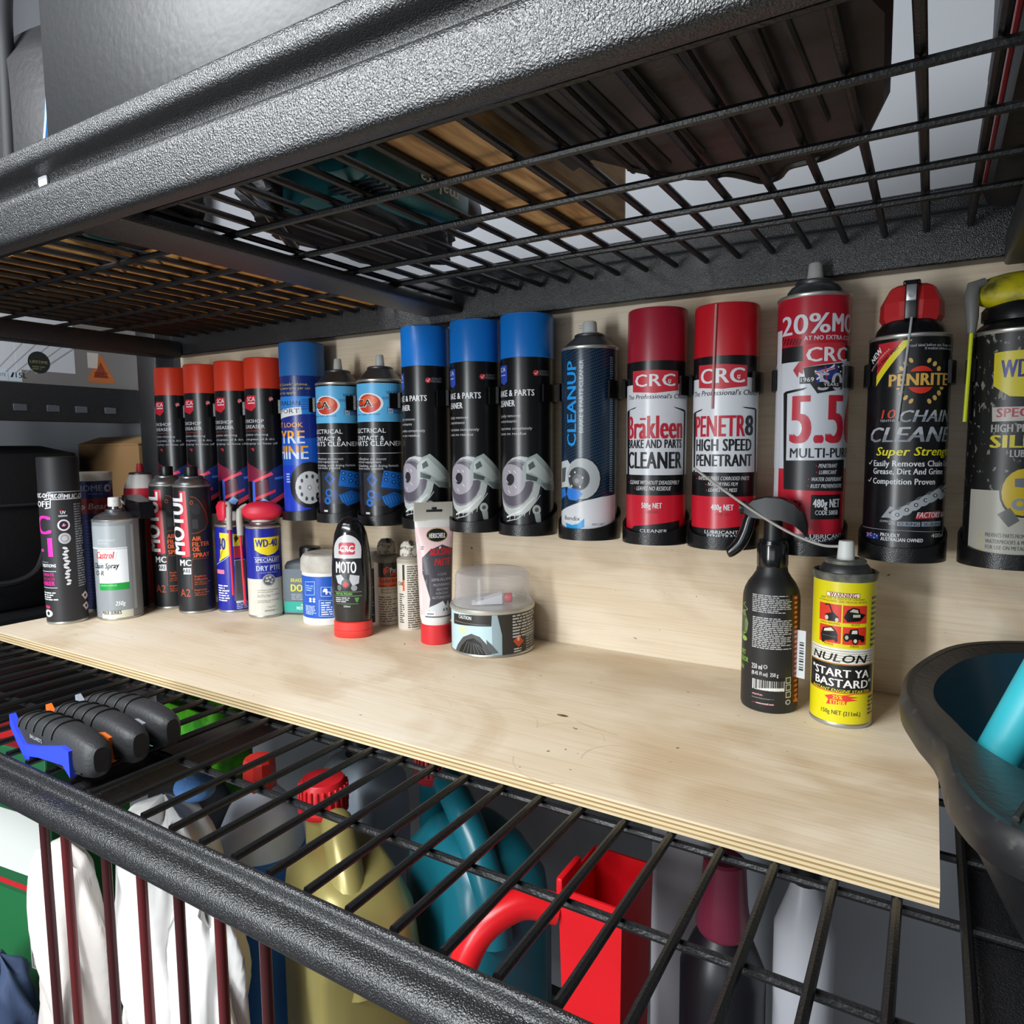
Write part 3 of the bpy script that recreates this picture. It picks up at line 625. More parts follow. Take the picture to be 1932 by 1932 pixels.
  ('l',[(-33.7,66.8),(-31.7,65.4),(-28.8,69.2)],0.6,'e6e9ee'),
  ('t', 'Easily Removes Chain Lube', -26.5, 79.7, 65.0, 5.3, 'dfe1e5', {'b': 0.025, 'n': 22}),
  ('t', 'Grease, Dirt And Grime', -26.7, 72.7, 63.5, 5.3, 'dfe1e5', {'b': 0.025}),
  ('t', 'Competition Proven', -26.6, 63.8, 53.9, 5.3, 'dfe1e5', {'b': 0.025}),
  ('e',-0.2,40.6,4.3,3.7,'5a5e64',30),
  ('e',-3.6,36.4,5.9,4.3,'a8adb2',35),
  ('e',-3.1,36.7,1.8,1.7,'33363b',0),
  ('e',-3.1,36.7,0.9,0.9,'c8ccd0',0),
  ('e',6.9,45.1,4.3,3.7,'5a5e64',30),
  ('e',3.6,41.0,5.8,4.3,'a8adb2',35),
  ('e',4.1,41.3,1.8,1.7,'33363b',0),
  ('e',4.1,41.3,0.9,0.9,'c8ccd0',0),
  ('e',14.3,49.5,4.6,3.7,'5a5e64',30),
  ('e',10.7,45.5,6.0,4.3,'a8adb2',35),
  ('e',11.2,45.8,1.8,1.7,'33363b',0),
  ('e',11.2,45.8,0.9,0.9,'c8ccd0',0),
  ('e',22.4,53.7,5.4,3.7,'5a5e64',30),
  ('e',18.4,49.8,6.7,4.3,'a8adb2',35),
  ('e',19.0,50.0,2.0,1.7,'33363b',0),
  ('e',19.0,50.0,1.0,0.9,'c8ccd0',0),
  ('e',32.7,57.7,8.5,3.7,'5a5e64',30),
  ('e',27.4,53.9,8.9,4.3,'a8adb2',35),
  ('e',28.1,54.1,2.6,1.7,'33363b',0),
  ('e',28.1,54.1,1.3,0.9,'c8ccd0',0),
  ('e',51.4,61.2,6.3,3.8,'5a5e64',30),
  ('e',41.3,57.6,11.0,4.4,'a8adb2',35),
  ('e',43.0,57.9,6.8,1.8,'33363b',0),
  ('e',43.0,57.9,3.8,0.9,'c8ccd0',0),
  ('p',[(-16.5,33.3),(-9.1,44.1),(-5.1,42.8),(-10.2,38.2),(-3.4,32.8),(-11.4,33.7)],'9aa0a6'),
  ('p',[(11.1,33.3),(12.8,39.0),(35.8,40.6),(35.8,34.1)],'b8303c'),
  ('t', 'FACTORY RACING', 12.0, 34.5, 22.6, 4.9, 'e8dcdc', {'b': 0.04, 's': 0.2, 'n': 7}),
  ('t', 'COMPATIBLE', -17.5, 29.4, 13.2, 1.8, 'c8cace', {}),
  ('t', 'WITH', -10.0, 27.3, 5.8, 1.8, 'c8cace', {}),
  ('r',-3.1,26.7,15.3,30.7,'8b95a4'),
  ('t', 'O-RING', -1.4, 27.3, 15.8, 2.9, '121419', {'b': 0.02}),
  ('r',16.5,26.7,38.1,31.0,'8b95a4'),
  ('t', 'X-RING', 17.8, 27.2, 22.0, 2.9, '121419', {'b': 0.02}),
  ('l',[(-42.7,22.7),(-16.8,22.6),(3.3,22.7),(50.0,21.2)],0.5,'8a8e96'),
  ('r',-33.1,13.5,-18.6,18.1,'2a3c98'),
  ('l',[(-32.8,17.8),(-25.8,15.7)],0.5,'e6e9ee'),
  ('l',[(-25.9,18.6),(-32.6,14.8)],0.5,'e6e9ee'),
  ('r',-29.8,15.0,-28.2,18.5,'c02a3a'),
  ('r',-33.0,16.7,-25.4,16.7,'c02a3a'),
  ('e',-22.3,17.6,0.5,0.6,'e6e9ee',0),
  ('e',-20.0,16.3,0.5,0.6,'e6e9ee',0),
  ('e',-23.0,14.2,0.5,0.6,'e6e9ee',0),
  ('t', 'PROUDLY', -16.5, 16.5, 15.9, 3.2, 'e6e9ee', {'b': 0.03}),
  ('t', 'AUSTRALIAN OWNED', -16.3, 12.7, 34.7, 3.2, 'e6e9ee', {'b': 0.03}),
  ('t', '400ml', 26.3, 16.5, 16.9, 3.8, 'e6e9ee', {'n': 4}),
 ],
 'wds':[
  ('p',[(-18.8,174.0),(-10.1,174.7),(34.7,174.9),(34.7,134.7),(-6.1,137.9),(-18.3,147.0)],'c9bb18'),
  ('t', 'WD-40', -13.0, 153.3, 18.0, 14.6, '242a7a', {'b': 0.06, 'n': 2}),
  ('p',[(-18.4,129.3),(28.9,129.1),(28.9,117.7),(-17.7,117.5)],'b4b0aa'),
  ('t', 'SPECIALIST', -14.5, 121.0, 18.6, 7.4, 'a83038', {'b': 0.04, 'n': 3.6}),
  ('t', 'HIGH PERFORMANCE', -17.9, 108.7, 22.7, 6.5, 'a2a29e', {'b': 0.02, 'n': 7}),
  ('t', 'SILICONE', -17.8, 95.8, 23.2, 10.6, 'c9ba1c', {'b': 0.05, 'n': 4}),
  ('t', 'LUBRICANT', -3.6, 88.1, 9.5, 6.0, 'a2a29e', {'b': 0.02, 'n': 3}),
  ('r',-34.7,5.3,69.3,60.2,'b2afa4'),
  ('e',7.1,59.1,16.8,21.1,'1a1a1a',0),
  ('e',7.1,59.1,15.2,19.5,'c9ac1a',0),
  ('p',[(0.5,70.3),(23.1,71.6),(23.1,61.0),(0.8,63.6)],'6a7078'),
  ('e',4.8,49.0,5.6,5.1,'8a8f94',0),
  ('e',4.8,49.7,2.4,2.4,'c9ac1a',0),
  ('p',[(-10.2,40.2),(-1.6,46.1),(5.5,35.6),(-1.9,29.8)],'5c5d5c'),
  ('t', 'PREVENTS PARTS FROM STICKING', -18.2, 20.9, 27.5, 3.3, '4b4a47', {'b': 0.01, 'n': 20.16}),
  ('t', 'WATERPROOFS & PROTECTS', -17.9, 15.5, 27.5, 3.3, '4b4a47', {'b': 0.01, 'n': 15.84}),
  ('t', 'FOR USE ON METAL, PLASTIC', -17.7, 10.6, 27.5, 3.3, '4b4a47', {'b': 0.01, 'n': 18.0}),
  ('r',-23.5,20.3,-20.9,21.7,'c9b428'),
  ('r',-23.2,14.8,-20.6,16.1,'c9b428'),
  ('r',-22.9,9.2,-20.3,10.6,'c9b428'),
 ],
 'muc':[
  ('r',13.8,181.0,69.1,192.5,'c9cbd0'),
  ('r',9.2,182.3,64.5,191.7,'1d1d20'),
  ('t', 'MUC-OFF', -11.2, 184.1, 29.1, 6.6, 'e6e9ee', {'b': 0.05, 's': 0.1}),
  ('t', 'MUC-OFF', 18.4, 182.9, 14.9, 6.9, 'e6e9ee', {'b': 0.05, 's': 0.1}),
  ('t', 'MUC-OFF', 34.1, 181.8, 36.3, 6.9, 'e6e9ee', {'b': 0.05, 's': 0.1}),
  ('p',[(9.2,182.3),(18.8,183.8),(17.6,169.6),(9.2,168.3)],'e6e9ee'),
  ('p',[(9.2,180.6),(17.5,182.4),(16.4,170.9),(9.2,169.6)],'1d1d20'),
  ('t', '-OFF', -11.3, 171.2, 27.5, 8.3, 'e6e9ee', {'b': 0.06}),
  ('t', 'C', -11.3, 132.3, 25.8, 26.6, 'f02aa8', {'b': 0.06}),
  ('t', '-1', -11.3, 99.7, 26.1, 27.6, 'f02aa8', {'b': 0.06}),
  ('t', 'UV', 29.1, 160.6, 6.3, 4.3, 'e6e9ee', {'b': 0.02}),
  ('r',26.3,156.6,37.4,158.9,'a8a8ac'),
  ('r',27.6,164.7,32.1,165.9,'b02030'),
  ('e',32.1,144.4,7.8,8.3,'cfcfd3',0),
  ('e',32.1,144.4,5.6,6.1,'2c1826',0),
  ('l',[(29.9,142.9),(32.6,146.9),(31.8,142.5),(34.8,145.1)],0.8,'f0a0d0'),
  ('e',32.2,125.3,7.8,8.0,'b4b4b8',0),
  ('e',32.2,125.3,5.3,5.5,'8e8e94',0),
  ('e',32.2,125.3,3.6,3.6,'b4b4b8',0),
  ('e',31.8,111.2,3.4,1.8,'cfcfd2',-20),
  ('e',33.0,106.4,3.5,1.8,'cfcfd2',20),
  ('e',31.3,101.8,3.6,1.8,'cfcfd2',-20),
  ('e',31.9,97.1,3.8,1.8,'cfcfd2',20),
  ('e',33.5,92.2,4.0,1.8,'cfcfd2',-20),
  ('e',31.9,87.7,3.8,1.8,'cfcfd2',20),
  ('e',32.1,83.0,3.7,1.8,'cfcfd2',-20),
  ('e',34.0,78.0,3.6,1.8,'cfcfd2',20),
  ('e',32.7,73.5,3.4,1.8,'cfcfd2',-20),
  ('e',32.3,68.8,3.2,1.8,'cfcfd2',20),
  ('e',34.3,63.8,3.1,1.8,'cfcfd2',-20),
  ('e',33.4,59.2,3.0,1.8,'cfcfd2',20),
  ('r',-11.3,91.3,8.4,91.7,'c0c0c4'),
  ('t', 'CONDITIONS', -11.3, 84.3, 30.4, 4.7, 'e6e9ee', {'b': 0.03}),
  ('r',-11.3,77.9,18.9,78.7,'c8c8cc'),
  ('t', 'ULTIMATE', -11.3, 71.3, 26.8, 4.4, 'e02a98', {'b': 0.04}),
  ('t', 'CORROSION', -11.3, 65.0, 27.4, 4.4, 'b0206c', {'b': 0.04}),
  ('t', 'BARRIER', -11.3, 57.7, 27.1, 6.1, 'e02a98', {'b': 0.04}),
  ('r',-11.3,54.0,19.2,54.8,'c8c8cc'),
  ('m',-11.3,35.8,18.8,48.9,4,'e6e9ee'),
  ('e',0.3,26.0,5.9,2.4,'c03060',0),
  ('e',0.7,16.7,8.8,5.5,'d8d8dc',0),
  ('e',1.3,16.7,3.1,2.8,'2a2a2e',0),
  ('m',46.6,52.7,62.2,175.7,34,'9c9ca2'),
  ('p',[(49.3,39.8),(58.3,45.2),(70.4,35.3),(56.6,31.0)],'c06a50'),
  ('p',[(50.6,39.6),(58.1,43.8),(70.4,35.4),(56.8,32.4)],'e8e0da'),
  ('e',57.4,38.1,2.5,2.4,'1a1a1a',0),
  ('p',[(50.1,24.2),(59.7,29.3),(70.4,19.4),(57.8,15.1)],'c06a50'),
  ('p',[(51.4,23.9),(59.5,27.9),(70.4,19.5),(58.0,16.5)],'e8e0da'),
  ('e',58.7,22.2,2.8,2.4,'1a1a1a',0),
 ],
 'chro':[
  ('t', 'CHROME', -16.2, 188.2, 53.2, 9.3, '8f98b4', {'b': 0.04}),
  ('e',45.2,192.0,5.9,6.1,'b8b0c4',0),
  ('e',46.5,191.9,2.8,3.2,'1e2a66',0),
  ('m',16.8,182.2,38.7,186.7,1,'5060a0'),
  ('r',-17.1,153.4,55.6,176.6,'8c1e26'),
  ('t', 'Top Bearing', -12.8, 160.3, 48.5, 9.3, 'c9c2c4', {'b': 0.04, 's': 0.15, 'n': 7}),
  ('m',9.6,19.3,29.9,145.0,26,'3a4a88'),
 ],
 'cast':[
  ('r',-14.8,108.7,45.5,140.4,'9aa1a5'),
  ('t', 'Specially formulated', 5.4, 118.3, 25.0, 3.7, 'c8cdd0', {'s': 0.15}),
  ('t', 'chain lubricant', 5.4, 113.7, 15.0, 3.7, 'c8cdd0', {'s': 0.15}),
  ('r',-14.8,106.8,46.6,108.5,'e6e9ee'),
  ('r',4.3,56.0,46.4,106.1,'dfe4e8'),
  ('t', 'Castrol', 1.1, 92.7, 25.7, 10.5, 'c8302e', {'b': 0.03, 's': 0.2}),
  ('l',[(29.6,89.1),(32.5,102.5)],0.5,'a8b0b4'),
  ('t', 'Chain Spray', -6.5, 78.1, 39.6, 8.2, '1c2024', {'b': 0.02, 's': 0.2}),
  ('t', 'O-R', -3.0, 67.6, 15.7, 7.3, '1c2024', {'b': 0.02, 's': 0.2}),
  ('r',4.3,45.6,46.5,55.9,'12923a'),
  ('t', 'extreme conditions', 6.5, 51.7, 23.3, 3.1, 'a8dcb4', {}),
  ('t', '250g', 26.4, 22.5, 12.7, 6.2, 'e0e4e6', {'b': 0.02, 's': 0.2}),
  ('r',5.4,1.4,50.1,14.6,'cfcdbc'),
  ('t', 'MAX SERIES', 6.5, 9.4, 27.1, 5.5, '26282a', {'b': 0.02}),
  ('r',57.4,14.6,52.7,141.0,'aab0b2'),
  ('m',57.4,18.3,51.6,113.3,40,'6c7276'),
 ],
 'rw':[
  ('r',0.0,165.2,49.9,197.9,'c22a3c'),
  ('t', 'BRAKE', 5.2, 188.2, 17.5, 5.8, 'e0dcdc', {'b': 0.03, 's': 0.2}),
  ('t', 'FREE', 4.8, 183.2, 16.0, 5.4, 'e0dcdc', {'b': 0.03}),
  ('p',[(20.5,192.7),(27.6,188.9),(23.5,187.2)],'e6e9ee'),
 ],
 'mot':[
  ('p',[(6.5,189.0),(17.0,188.2),(19.4,89.2),(6.5,87.4)],'d0273a'),
  ('t', 'MOTUL', 12.0, 92.8, 91.7, 27.3, 'e6e9ee', {'a': 90, 'b': 0.06}),
  ('p',[(23.4,180.2),(33.6,175.7),(46.5,152.7),(48.5,139.2),(36.3,126.3),(22.7,124.3)],'26272a'),
  ('l',[(23.4,180.2),(29.7,178.6),(36.0,172.1),(46.5,152.7),(48.8,139.2),(43.0,130.0),(32.0,124.9),(22.6,123.8)],0.6,'c8562e'),
  ('e',24.6,170.9,2.5,3.5,'a04a28',0),
  ('e',24.6,170.9,1.3,1.9,'26272a',0),
  ('e',30.4,161.0,6.5,8.7,'34353a',0),
  ('r',24.2,131.1,32.3,145.6,'3d3e42'),
  ('t', 'AIR', 23.1, 112.6, 12.5, 6.7, 'ee6a3a', {'b': 0.035}),
  ('t', 'FILTER', 23.1, 104.0, 26.1, 6.7, 'ee6a3a', {'b': 0.035}),
  ('t', 'OIL', 23.2, 96.5, 10.1, 6.7, 'ee6a3a', {'b': 0.035}),
  ('t', 'SPRAY', 23.3, 87.5, 25.1, 6.7, 'ee6a3a', {'b': 0.035}),
  ('l',[(19.5,38.1),(20.6,80.7),(22.4,85.0),(44.5,84.9)],0.5,'b8502c'),
  ('t', 'MC', 2.4, 74.8, 17.3, 9.6, 'e6e9ee', {'b': 0.05}),
  ('r',7.5,61.9,19.4,71.5,'e6e9ee'),
  ('t', 'CARE', 2.6, 64.0, 16.0, 6.1, '1a1a1c', {'b': 0.02}),
  ('t', 'Renforce', 24.0, 56.7, 16.9, 3.2, 'c85a34', {'b': 0.01}),
  ('t', "l'efficacite", 23.8, 51.9, 18.8, 3.5, 'c85a34', {'b': 0.01}),
  ('t', 'des filtres a air', 23.6, 47.9, 24.3, 2.5, 'c85a34', {'b': 0.01}),
  ('t', 'en mousse', 23.4, 44.8, 18.7, 2.5, 'c85a34', {'b': 0.01}),
  ('t', 'Improves', 23.0, 35.7, 17.7, 3.2, 'c85a34', {'b': 0.01}),
  ('t', 'foam air filter', 22.8, 31.6, 22.8, 2.5, 'c85a34', {'b': 0.01}),
  ('t', 'efficiency', 22.7, 28.2, 17.6, 2.5, 'c85a34', {'b': 0.01}),
  ('t', 'A2', -0.4, 27.4, 17.3, 11.9, 'b84a2a', {}),
 ],
 'wd1':[
  ('p',[(2.2,124.3),(17.3,123.5),(17.2,90.2),(-2.1,79.1),(2.2,81.5)],'e8d21a'),
  ('t', 'WD-40', -30.5, 98.6, 42.0, 17.8, '1a1f86', {'b': 0.06}),
  ('l',[(-9.3,74.1),(8.4,82.5),(17.8,89.5)],0.7,'c8d0f0'),
  ('r',-9.0,60.8,8.0,67.1,'f07a90'),
  ('p',[(23.1,122.6),(38.1,119.9),(37.2,103.2),(22.9,103.1)],'e0c820'),
  ('p',[(27.5,120.9),(31.5,115.0),(26.3,108.5),(24.7,115.5)],'2a1c20'),
  ('r',23.5,84.9,37.1,102.4,'c03048'),
  ('r',23.9,15.7,40.0,82.1,'d8d8dc'),
  ('r',24.3,78.6,42.9,81.3,'5a5a64'),
  ('r',24.2,76.2,42.7,78.9,'5a5a64'),
  ('r',24.1,73.8,42.6,76.5,'5a5a64'),
  ('r',24.0,71.4,42.4,74.2,'5a5a64'),
  ('r',23.9,69.0,42.3,71.8,'5a5a64'),
  ('r',23.8,66.7,42.2,69.4,'5a5a64'),
  ('r',23.7,64.3,42.0,67.0,'5a5a64'),
  ('r',23.6,61.9,41.9,64.7,'5a5a64'),
  ('r',23.5,59.5,41.7,62.3,'5a5a64'),
  ('r',23.4,57.1,41.6,59.9,'5a5a64'),
  ('r',23.3,54.7,41.5,57.5,'5a5a64'),
  ('r',23.2,52.3,41.3,55.2,'5a5a64'),
  ('r',23.1,49.9,41.2,52.8,'5a5a64'),
  ('r',23.0,47.5,41.1,50.4,'5a5a64'),
  ('r',22.9,45.1,40.9,48.0,'5a5a64'),
  ('r',22.8,42.7,40.8,45.6,'5a5a64'),
  ('r',22.7,40.3,40.7,43.2,'5a5a64'),
  ('r',22.6,38.0,40.5,40.9,'5a5a64'),
  ('r',22.5,35.6,40.4,38.5,'5a5a64'),
  ('r',22.4,33.2,40.3,36.1,'5a5a64'),
  ('r',22.3,30.8,40.1,33.7,'5a5a64'),
  ('r',22.2,28.4,40.0,31.3,'5a5a64'),
  ('r',22.1,26.0,39.9,28.9,'5a5a64'),
  ('r',21.9,23.6,39.8,26.5,'5a5a64'),
  ('r',21.8,21.2,39.6,24.1,'5a5a64'),
  ('r',21.7,18.8,39.5,21.7,'5a5a64'),
  ('m',-7.2,18.0,14.6,44.7,7,'e6e9ee'),
  ('m',24.4,5.7,43.1,16.7,4,'b0b8d8'),
 ],
 'wd2':[
  ('p',[(8.3,120.5),(48.6,121.6),(45.7,101.3),(37.3,96.3),(28.1,94.2),(18.1,97.0),(8.9,102.7)],'ecd41c'),
  ('t', 'WD-40', 10.3, 107.1, 32.5, 11.3, '20248c', {'b': 0.06}),
  ('l',[(6.9,91.9),(47.4,91.4)],0.4,'e6e9ee'),
  ('l',[(8.8,84.1),(46.8,83.3)],0.4,'e6e9ee'),
  ('t', 'SPECIALIST', 8.9, 85.1, 38.0, 5.1, 'e6e9ee', {'b': 0.02}),
  ('t', 'DRY PTFE', 10.4, 71.5, 37.5, 7.8, 'b4bcd8', {'b': 0.04}),
  ('t', 'ANTI FRICTION', 15.6, 67.3, 25.7, 2.3, '9aa4cc', {}),
  ('e',27.9,57.1,9.6,8.9,'9a9c9e',0),
  ('e',27.9,57.1,7.9,7.3,'55585a',0),
  ('e',24.9,60.4,1.8,1.7,'b8babc',0),
  ('e',29.4,61.3,2.1,2.0,'b8babc',0),
  ('e',32.7,57.4,1.7,1.5,'b8babc',0),
  ('e',26.6,56.1,1.9,1.8,'b8babc',0),
  ('e',31.1,53.6,1.9,1.7,'b8babc',0),
  ('e',23.4,55.8,1.3,1.2,'b8babc',0),
  ('t', 'Low friction dry film lubrication', 10.5, 41.6, 31.6, 2.2, '7a7a72', {}),
  ('t', 'and protection', 10.3, 38.5, 23.0, 2.2, '7a7a72', {}),
  ('t', 'Dry film does not attract', 10.1, 33.9, 33.5, 2.2, '7a7a72', {}),
  ('t', 'dust or oil', 10.0, 31.8, 18.3, 2.2, '7a7a72', {}),
  ('t', 'Long lasting non-stick effect', 9.8, 26.0, 33.4, 2.2, '7a7a72', {}),
  ('t', 'and corrosion', 9.6, 23.5, 19.0, 2.2, '7a7a72', {}),
  ('t', '150g NET', 23.5, 15.7, 13.2, 2.5, '8a8a82', {}),
  ('m',19.9,9.2,40.5,14.5,1,'9a9a92'),
 ],
 'tubj':[
  ('l',[(-7.4,62.7),(10.2,64.2),(9.5,45.4),(-8.7,43.6),(-7.4,62.7)],0.6,'bcd0ee'),
  ('l',[(19.5,56.6),(33.5,55.9),(33.1,43.0),(19.1,43.7),(19.5,56.6)],0.6,'bcd0ee'),
  ('l',[(16.4,37.9),(36.1,36.8),(35.3,14.1),(15.6,15.1),(16.4,37.9)],0.6,'bcd0ee'),
  ('p',[(22.1,46.2),(21.9,51.4),(24.2,54.6),(27.9,54.0),(28.4,49.8),(32.1,49.6),(32.3,45.7)],'e8f0fa'),
  ('e',23.7,47.5,2.0,2.3,'1c4fae',0),
  ('e',29.5,46.9,1.7,1.9,'1c4fae',0),
  ('e',2.2,39.1,2.4,1.6,'dfe8f6',0),
  ('e',8.5,39.3,2.1,1.6,'dfe8f6',0),
  ('e',2.1,35.8,2.4,1.6,'dfe8f6',0),
  ('e',8.4,35.9,2.1,1.6,'dfe8f6',0),
  ('m',-8.4,16.3,11.2,29.9,7,'c8d8f0'),
  ('m',18.8,16.2,34.4,35.9,6,'dfe8f6'),
  ('m',-5.7,49.9,8.2,59.7,3,'8ab0e8'),
 ],
 'pas1':[
  ('r',0.0,69.3,50.3,89.8,'2b2724'),
  ('r',0.0,55.2,50.3,69.3,'cf5a2e'),
  ('p',[(8.0,81.5),(14.3,85.6),(16.7,81.2),(14.1,76.3),(11.7,76.4),(10.7,72.8),(7.8,74.8)],'c8402c'),
  ('e',13.9,81.1,1.3,1.7,'2b2724',0),
  ('t', 'Pas', 17.7, 75.5, 9.2, 7.5, 'b9b0a4', {'b': 0.03}),
  ('r',17.4,70.9,28.8,74.8,'b03a2a'),
  ('t', 'Lubrica', 2.8, 62.1, 26.8, 5.7, '2a1c16', {'b': 0.03}),
  ('m',-0.7,55.1,28.8,60.0,1,'8a3a20'),
  ('t', 'Specially formul', 4.1, 50.8, 24.4, 3.4, '3a342c', {}),
  ('t', 'Product Qu', 4.0, 46.3, 23.9, 3.4, '3a342c', {}),
  ('m',-0.8,5.1,27.0,43.1,11,'6a6258'),
 ],
 'pas2':[
  ('r',1.5,70.5,4.9,91.7,'2b2724'),
  ('r',1.5,55.2,4.5,70.5,'d8602e'),
  ('t', 'Oil', -6.8, 62.7, 8.0, 5.3, '1c1a18', {'b': 0.03}),
  ('m',8.3,3.5,32.7,90.9,28,'5a554c'),
  ('m',-5.3,10.3,3.6,52.2,14,'4a463e'),
 ],
 'tin':[
  ('r',-41.7,3.0,41.0,55.2,'b4d0d8'),
  ('p',[(28.5,53.5),(34.8,55.2),(40.9,28.0),(41.0,3.0),(29.3,3.5)],'8fa4ac'),
  ('p',[(34.8,55.2),(86.2,57.1),(86.2,1.0),(41.0,3.0),(40.9,28.0)],'2d2b29'),
  ('p',[(-29.3,48.8),(3.4,51.6),(28.8,52.1),(28.3,38.9),(3.2,38.4),(-29.8,36.0)],'242321'),
  ('t', 'CAUTION', -17.0, 45.2, 20.0, 4.4, 'dfe1e0', {'b': 0.03}),
  ('m',-25.4,40.3,26.9,40.8,3,'c4c6c4'),
  ('p',[(-27.0,1.0),(-20.4,11.3),(-9.7,23.0),(3.1,28.8),(13.9,26.0),(22.5,17.0),(29.4,4.8),(18.0,3.3)],'4a4c4e'),
  ('p',[(-19.5,1.0),(-13.1,11.4),(-4.0,20.3),(6.2,23.9),(15.3,18.2),(20.9,4.0)],'151617'),
  ('l',[(-2.2,19.2),(-11.2,1.5)],0.5,'6a6e70'),
  ('l',[(0.2,18.8),(-4.3,2.8)],0.5,'6a6e70'),
  ('l',[(2.6,18.4),(1.8,3.8)],0.5,'6a6e70'),
  ('l',[(4.9,17.9),(7.5,4.5)],0.5,'6a6e70'),
  ('l',[(7.1,17.5),(12.9,5.0)],0.5,'6a6e70'),
  ('l',[(9.2,17.0),(18.0,5.4)],0.5,'6a6e70'),
  ('l',[(11.4,16.4),(23.0,5.5)],0.5,'6a6e70'),
  ('p',[(-21.2,31.7),(-7.4,36.5),(-3.4,31.3),(-10.7,25.7),(-13.8,29.5)],'c8d8a0'),
  ('p',[(21.8,22.8),(28.1,17.1),(36.4,6.8),(29.4,5.6),(23.8,11.3)],'55585a'),
  ('p',[(55.3,18.9),(62.8,25.8),(71.3,16.5),(63.0,10.6)],'d2552e'),
  ('p',[(56.8,18.7),(62.7,24.1),(69.2,17.0),(63.0,12.1)],'c84a28'),
  ('e',62.7,20.6,1.8,2.6,'f0b8a0',0),
  ('m',56.1,4.7,70.4,10.7,2,'c8c8c4'),
  ('m',54.5,22.6,108.3,55.3,9,'c4c4c0'),
  ('m',75.6,0.5,108.3,30.0,9,'a0a09c'),
 ],
 'trig':[
  ('m',-13.1,96.0,23.9,113.3,10,'b6b6b6'),
  ('m',-12.4,61.8,25.2,92.0,17,'bdbdbd'),
  ('t', '250 ml', -12.1, 41.8, 10.2, 4.9, 'd0d0d0', {'b': 0.01}),
  ('e',1.1,44.9,1.8,1.9,'d0d0d0',0),
  ('e',1.1,44.9,1.3,1.4,'1c1c1d',0),
  ('r',-0.3,44.8,2.5,44.9,'d0d0d0'),
  ('t', '(8.45 Fl oz)  250 g', -11.9, 36.1, 24.6, 3.6, 'd0d0d0', {'b': 0.02}),
  ('r',-11.0,22.1,18.9,31.8,'dcdcd8'),
  ('r',-9.9,22.0,-9.2,31.6,'161616'),
  ('r',-8.5,22.4,-7.8,31.9,'161616'),
  ('r',-7.5,22.8,-6.3,32.2,'161616'),
  ('r',-5.7,23.1,-5.2,32.6,'161616'),
  ('r',-4.6,23.3,-4.1,32.8,'161616'),
  ('r',-3.8,23.6,-2.9,33.0,'161616'),
  ('r',-2.3,23.8,-1.7,33.3,'161616'),
  ('r',-1.6,24.1,-0.4,33.5,'161616'),
  ('r',0.1,24.3,1.2,33.8,'161616'),
  ('r',1.5,24.5,2.1,34.0,'161616'),
  ('r',2.2,24.6,2.9,34.1,'161616'),
  ('r',3.4,24.8,4.5,34.2,'161616'),
  ('r',5.0,24.9,5.5,34.4,'161616'),
  ('r',6.0,25.0,6.5,34.5,'161616'),
  ('r',6.6,25.1,7.1,34.6,'161616'),
  ('r',7.4,25.1,7.9,34.7,'161616'),
  ('r',8.1,25.2,9.2,34.7,'161616'),
  ('r',9.7,25.3,10.9,34.8,'161616'),
  ('r',11.4,25.3,12.6,34.9,'161616'),
  ('r',12.8,25.3,14.0,34.9,'161616'),
  ('r',14.1,25.3,15.1,34.9,'161616'),
  ('r',15.2,25.3,15.7,34.9,'161616'),
  ('r',15.9,25.3,17.1,34.9,'161616'),
  ('r',17.3,25.2,18.3,34.8,'161616'),
  ('t', '3 374650 253598', -10.2, 20.9, 27.9, 1.9, '202020', {}),
  ('r',-11.4,17.2,-0.1,17.8,'b83040'),
  ('t', 'MOTUL', -10.4, 16.7, 9.4, 1.5, 'e8c8c8', {'b': 0.03}),
  ('m',-11.3,13.8,15.3,14.5,2,'b0b0b0'),
  ('r',-10.8,9.0,10.2,9.4,'b83040'),
  ('t', 'www.motul.com', -6.9, 8.6, 16.0, 1.9, 'f0d0d0', {'b': 0.01}),
  ('r',20.0,29.5,25.8,35.4,'b8b8b4'),
  ('r',20.8,30.5,24.9,34.6,'2a2a2a'),
  ('r',20.2,22.6,26.1,28.6,'b8b8b4'),
  ('r',21.0,23.6,25.1,27.7,'2a2a2a'),
  ('r',20.4,15.7,26.4,21.7,'b8b8b4'),
  ('r',21.2,16.7,25.4,20.8,'2a2a2a'),
  ('e',23.2,11.5,3.0,2.5,'b8b8b4',0),
  ('e',23.2,11.5,1.8,1.5,'1c1c1d',0),
  ('p',[(24.3,112.7),(34.2,113.2),(44.5,6.4),(27.8,9.1)],'4a2418'),
  ('e',29.3,110.1,2.7,1.6,'c8623a',0),
  ('e',29.3,110.1,1.3,0.8,'f0a070',0),
  ('e',29.6,105.5,2.7,1.6,'c8623a',0),
  ('e',29.6,105.5,1.3,0.8,'f0a070',0),
  ('e',29.8,100.9,2.7,1.6,'c8623a',0),
  ('e',29.8,100.9,1.4,0.8,'f0a070',0),
  ('e',30.0,96.3,2.8,1.6,'c8623a',0),
  ('e',30.0,96.3,1.4,0.8,'f0a070',0),
  ('e',30.3,91.7,2.8,1.6,'c8623a',0),
  ('e',30.3,91.7,1.4,0.8,'f0a070',0),
  ('e',30.5,87.1,2.9,1.6,'c8623a',0),
  ('e',30.5,87.1,1.4,0.8,'f0a070',0),
  ('e',30.8,82.4,2.9,1.6,'c8623a',0),
  ('e',30.8,82.4,1.4,0.8,'f0a070',0),
  ('e',31.0,77.8,3.0,1.6,'c8623a',0),
  ('e',31.0,77.8,1.5,0.8,'f0a070',0),
  ('e',31.3,73.1,3.1,1.6,'c8623a',0),
